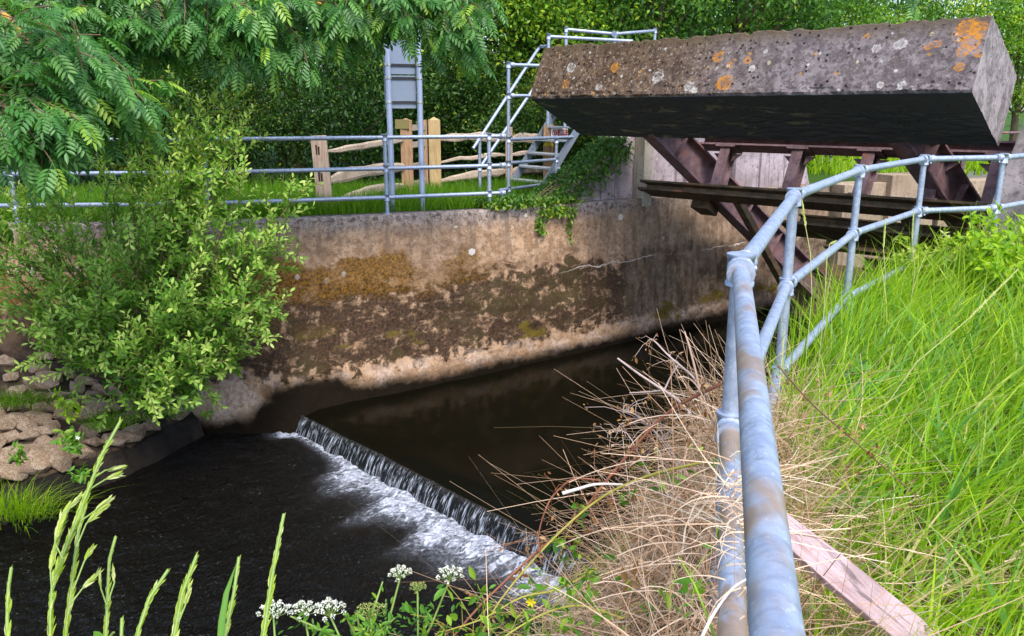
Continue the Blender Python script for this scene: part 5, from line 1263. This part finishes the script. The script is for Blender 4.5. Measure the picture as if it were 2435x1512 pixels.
cane('dead_branch', 'dead twig crossing up between the two grey branches', [(1580, 925, 2.85), (1597, 890, 2.85), (1612, 868, 2.85)], .0035, GREYST, None, 0, seed=9, cat='dead stem')
cane('dead_branch', 'dead stem ending in a dry bud cluster beside the railing', [(1680, 940, 2.8), (1645, 894, 2.85), (1592, 848, 2.9), (1560, 815, 2.95), (1547, 806, 2.95)], .0042, GREYST, BROWNLEAF, 18, .02, 10, cat='dead stem')
cane('dead_cane', 'upright bare straw-coloured stem next to the railing post', [(1668, 960, 2.8), (1655, 890, 2.8), (1640, 830, 2.82), (1627, 788, 2.84)], .005, plain('straw_cane', (.45, .29, .2), .7), None, 0, seed=11, cat='dead stem')
cane('dead_cane', 'thin dried flower stem with grey seed heads over the dark water', [(1600, 1190, 2.4), (1540, 1120, 2.45), (1490, 1030, 2.5), (1445, 1030, 2.5)], .0022, GREYST, BROWNLEAF, 30, .014, 12, cat='dead stem')
cane('dead_cane', 'dried seed stem leaning left from the straw heap', [(1620, 1110, 2.5), (1560, 1030, 2.55), (1510, 985, 2.6), (1480, 980, 2.6)], .0022, GREYST, BROWNLEAF, 34, .014, 13, cat='dead stem')
cane('dead_cane', 'white bare twig crossing the middle rail at the bottom', [(1650, 1560, 1.35), (1690, 1470, 1.4), (1740, 1400, 1.42), (1785, 1372, 1.42)], .0036, plain('white_twig', (.66, .6, .57), .7), None, 0, seed=14, cat='dead stem')
cane('cleavers_plant', 'fresh green cleavers stem in front of the straw heap', [(1720, 1590, 1.3), (1690, 1490, 1.5), (1650, 1390, 1.6), (1612, 1325, 1.7)], .0035, plain('fresh_stem', (.32, .46, .04), .5), BRAM, 7, .035, 15, cat='plant')
cane('bramble_cane', 'dark thorny cane lying through the grass right of the railing', [(1850, 870, 2.7), (1930, 960, 2.6), (2010, 1030, 2.5), (2100, 1110, 2.45), (2190, 1190, 2.4)], .003, plain('dark_cane', (.14, .07, .04), .7), BROWNLEAF, 16, .018, 16)
# long arching straws on the river side
r = np.random.default_rng(31); mb = MB()
t = thing('straw_bundle', atd(1700, 1300, 1.9), 'long pale straw stems arching left out of the dry heap', 'dead stem')
for k in range(26):
    x0, y0 = r.uniform(1560, 1740), r.uniform(980, 1480); L = r.uniform(60, 330); a = r.uniform(1.7, 4.0); d = 2.35-(y0-980)/500*.8
    q = [atd(x0, y0, d), atd(x0+L*.5*math.cos(a), y0-L*.5*math.sin(a)*.8-18, d-.02), atd(x0+L*math.cos(a), y0-L*math.sin(a)*.55+L*.16, d-.03)]
    P = [(1-f)**2*q[0]+2*f*(1-f)*q[1]+f*f*q[2] for f in np.linspace(0, 1, 7)]; mb.tube(P, (.0009+.0008*r.random()), 5, cap=False)
mb.build('stem', plain('pale_straw', (.60, .44, .32), .7, .4), t)
t = thing('dead_leaf', atd(1500, 1370, 1.9), 'curled orange-brown dead leaf caught in the dry grass', 'leaf'); r = np.random.default_rng(4)
leafobj('blade', [leaves(np.array([atd(1490+6*k, 1385-4*k, 1.9) for k in range(6)]), r.normal(size=(6, 3))+np.array([0, 0, .4]), r.normal(size=(6, 3)), np.full(6, .045), LW, r.random(6))], BROWNLEAF, t)
t = thing('yellow_flower', atd(1262, 1432, 2.0), 'small yellow flower among the brambles by the foam', 'flower')
YELP = leafmat('yellow_petal', [(0, (.62, .48, .01)), (1, (.72, .60, .03))], 1.1, .3, .5, .2)
leafobj('petals', [leaves(np.tile(atd(1262, 1430, 2.0), (6, 1)), np.array([(math.cos(k), -.4, math.sin(k)) for k in range(6)]), np.tile([0, -1., .3], (6, 1)), np.full(6, .015), LW, r.random(6))], YELP, t)
MB().tube([atd(1262, 1432, 2.0), atd(1275, 1520, 2.0)], .0012, 5).build('stem', STEMG, t)
# ---- weeds in the right-hand grass
leafplant('dock_plant', 'broad dark green leaves of a weed in the middle of the bright grass', atz(2020, 985, .0)+np.array([0, 0, .05]), 26, .16, .28, .12, ASH, stems=6, seed=31)
for k, (x, y, lb, hh) in enumerate(((2330, 670, 'feathery green weed clump below the bend of the near railing', .55), (2420, 650, 'tall feathery green weed at the right edge below the near rail', .62), (2200, 650, 'yellowish weed clump in front of the steel frame', .4), (2380, 700, 'low feathery weed in front of the taller ones by the bend', .4))):
    p = atz(x, y+40, .0); p[2] = float(near_h(p[0], p[1])); leafplant('tall_weed', lb, p, 800, .5, hh*1.3, .085, GRS if k != 2 else SEED, stems=26, tmpl=L6, seed=40+k)
def seedgrass(label, pts, d, seed):
    P = [atd(x, y, d) for x, y in pts]; b = np.array([P[0][0], P[0][1], float(near_h(P[0][0], P[0][1]))]); t = thing('grass_spike', b, label, 'grass')
    MB().tube([b]+P, .002, 5).build('stem', plain('pale_stem', (.42, .44, .16), .6), t); leafobj('seed_head', [ears(P[len(P)//2:], .028, seed, .9)], SEED, t)
seedgrass('tall pale seed head standing against the second rail joint', [(1930, 700), (1926, 600), (1915, 540), (1906, 475)], 3.9, 61)
seedgrass('drooping pale seed head right of the second post', [(1960, 720), (1965, 620), (1972, 580), (1985, 575)], 4.0, 62)
seedgrass('thin pale seed head crossing the lower rail near the third post', [(2175, 640), (2168, 570), (2172, 500)], 5.4, 63)
seedgrass('slim seed head left of the third post in the grass', [(2105, 660), (2100, 590), (2105, 520)], 5.2, 64)
seedgrass('long pale seed head lying diagonally across the bright grass', [(2080, 1000), (2180, 860), (2300, 760), (2420, 640)], 3.4, 65)
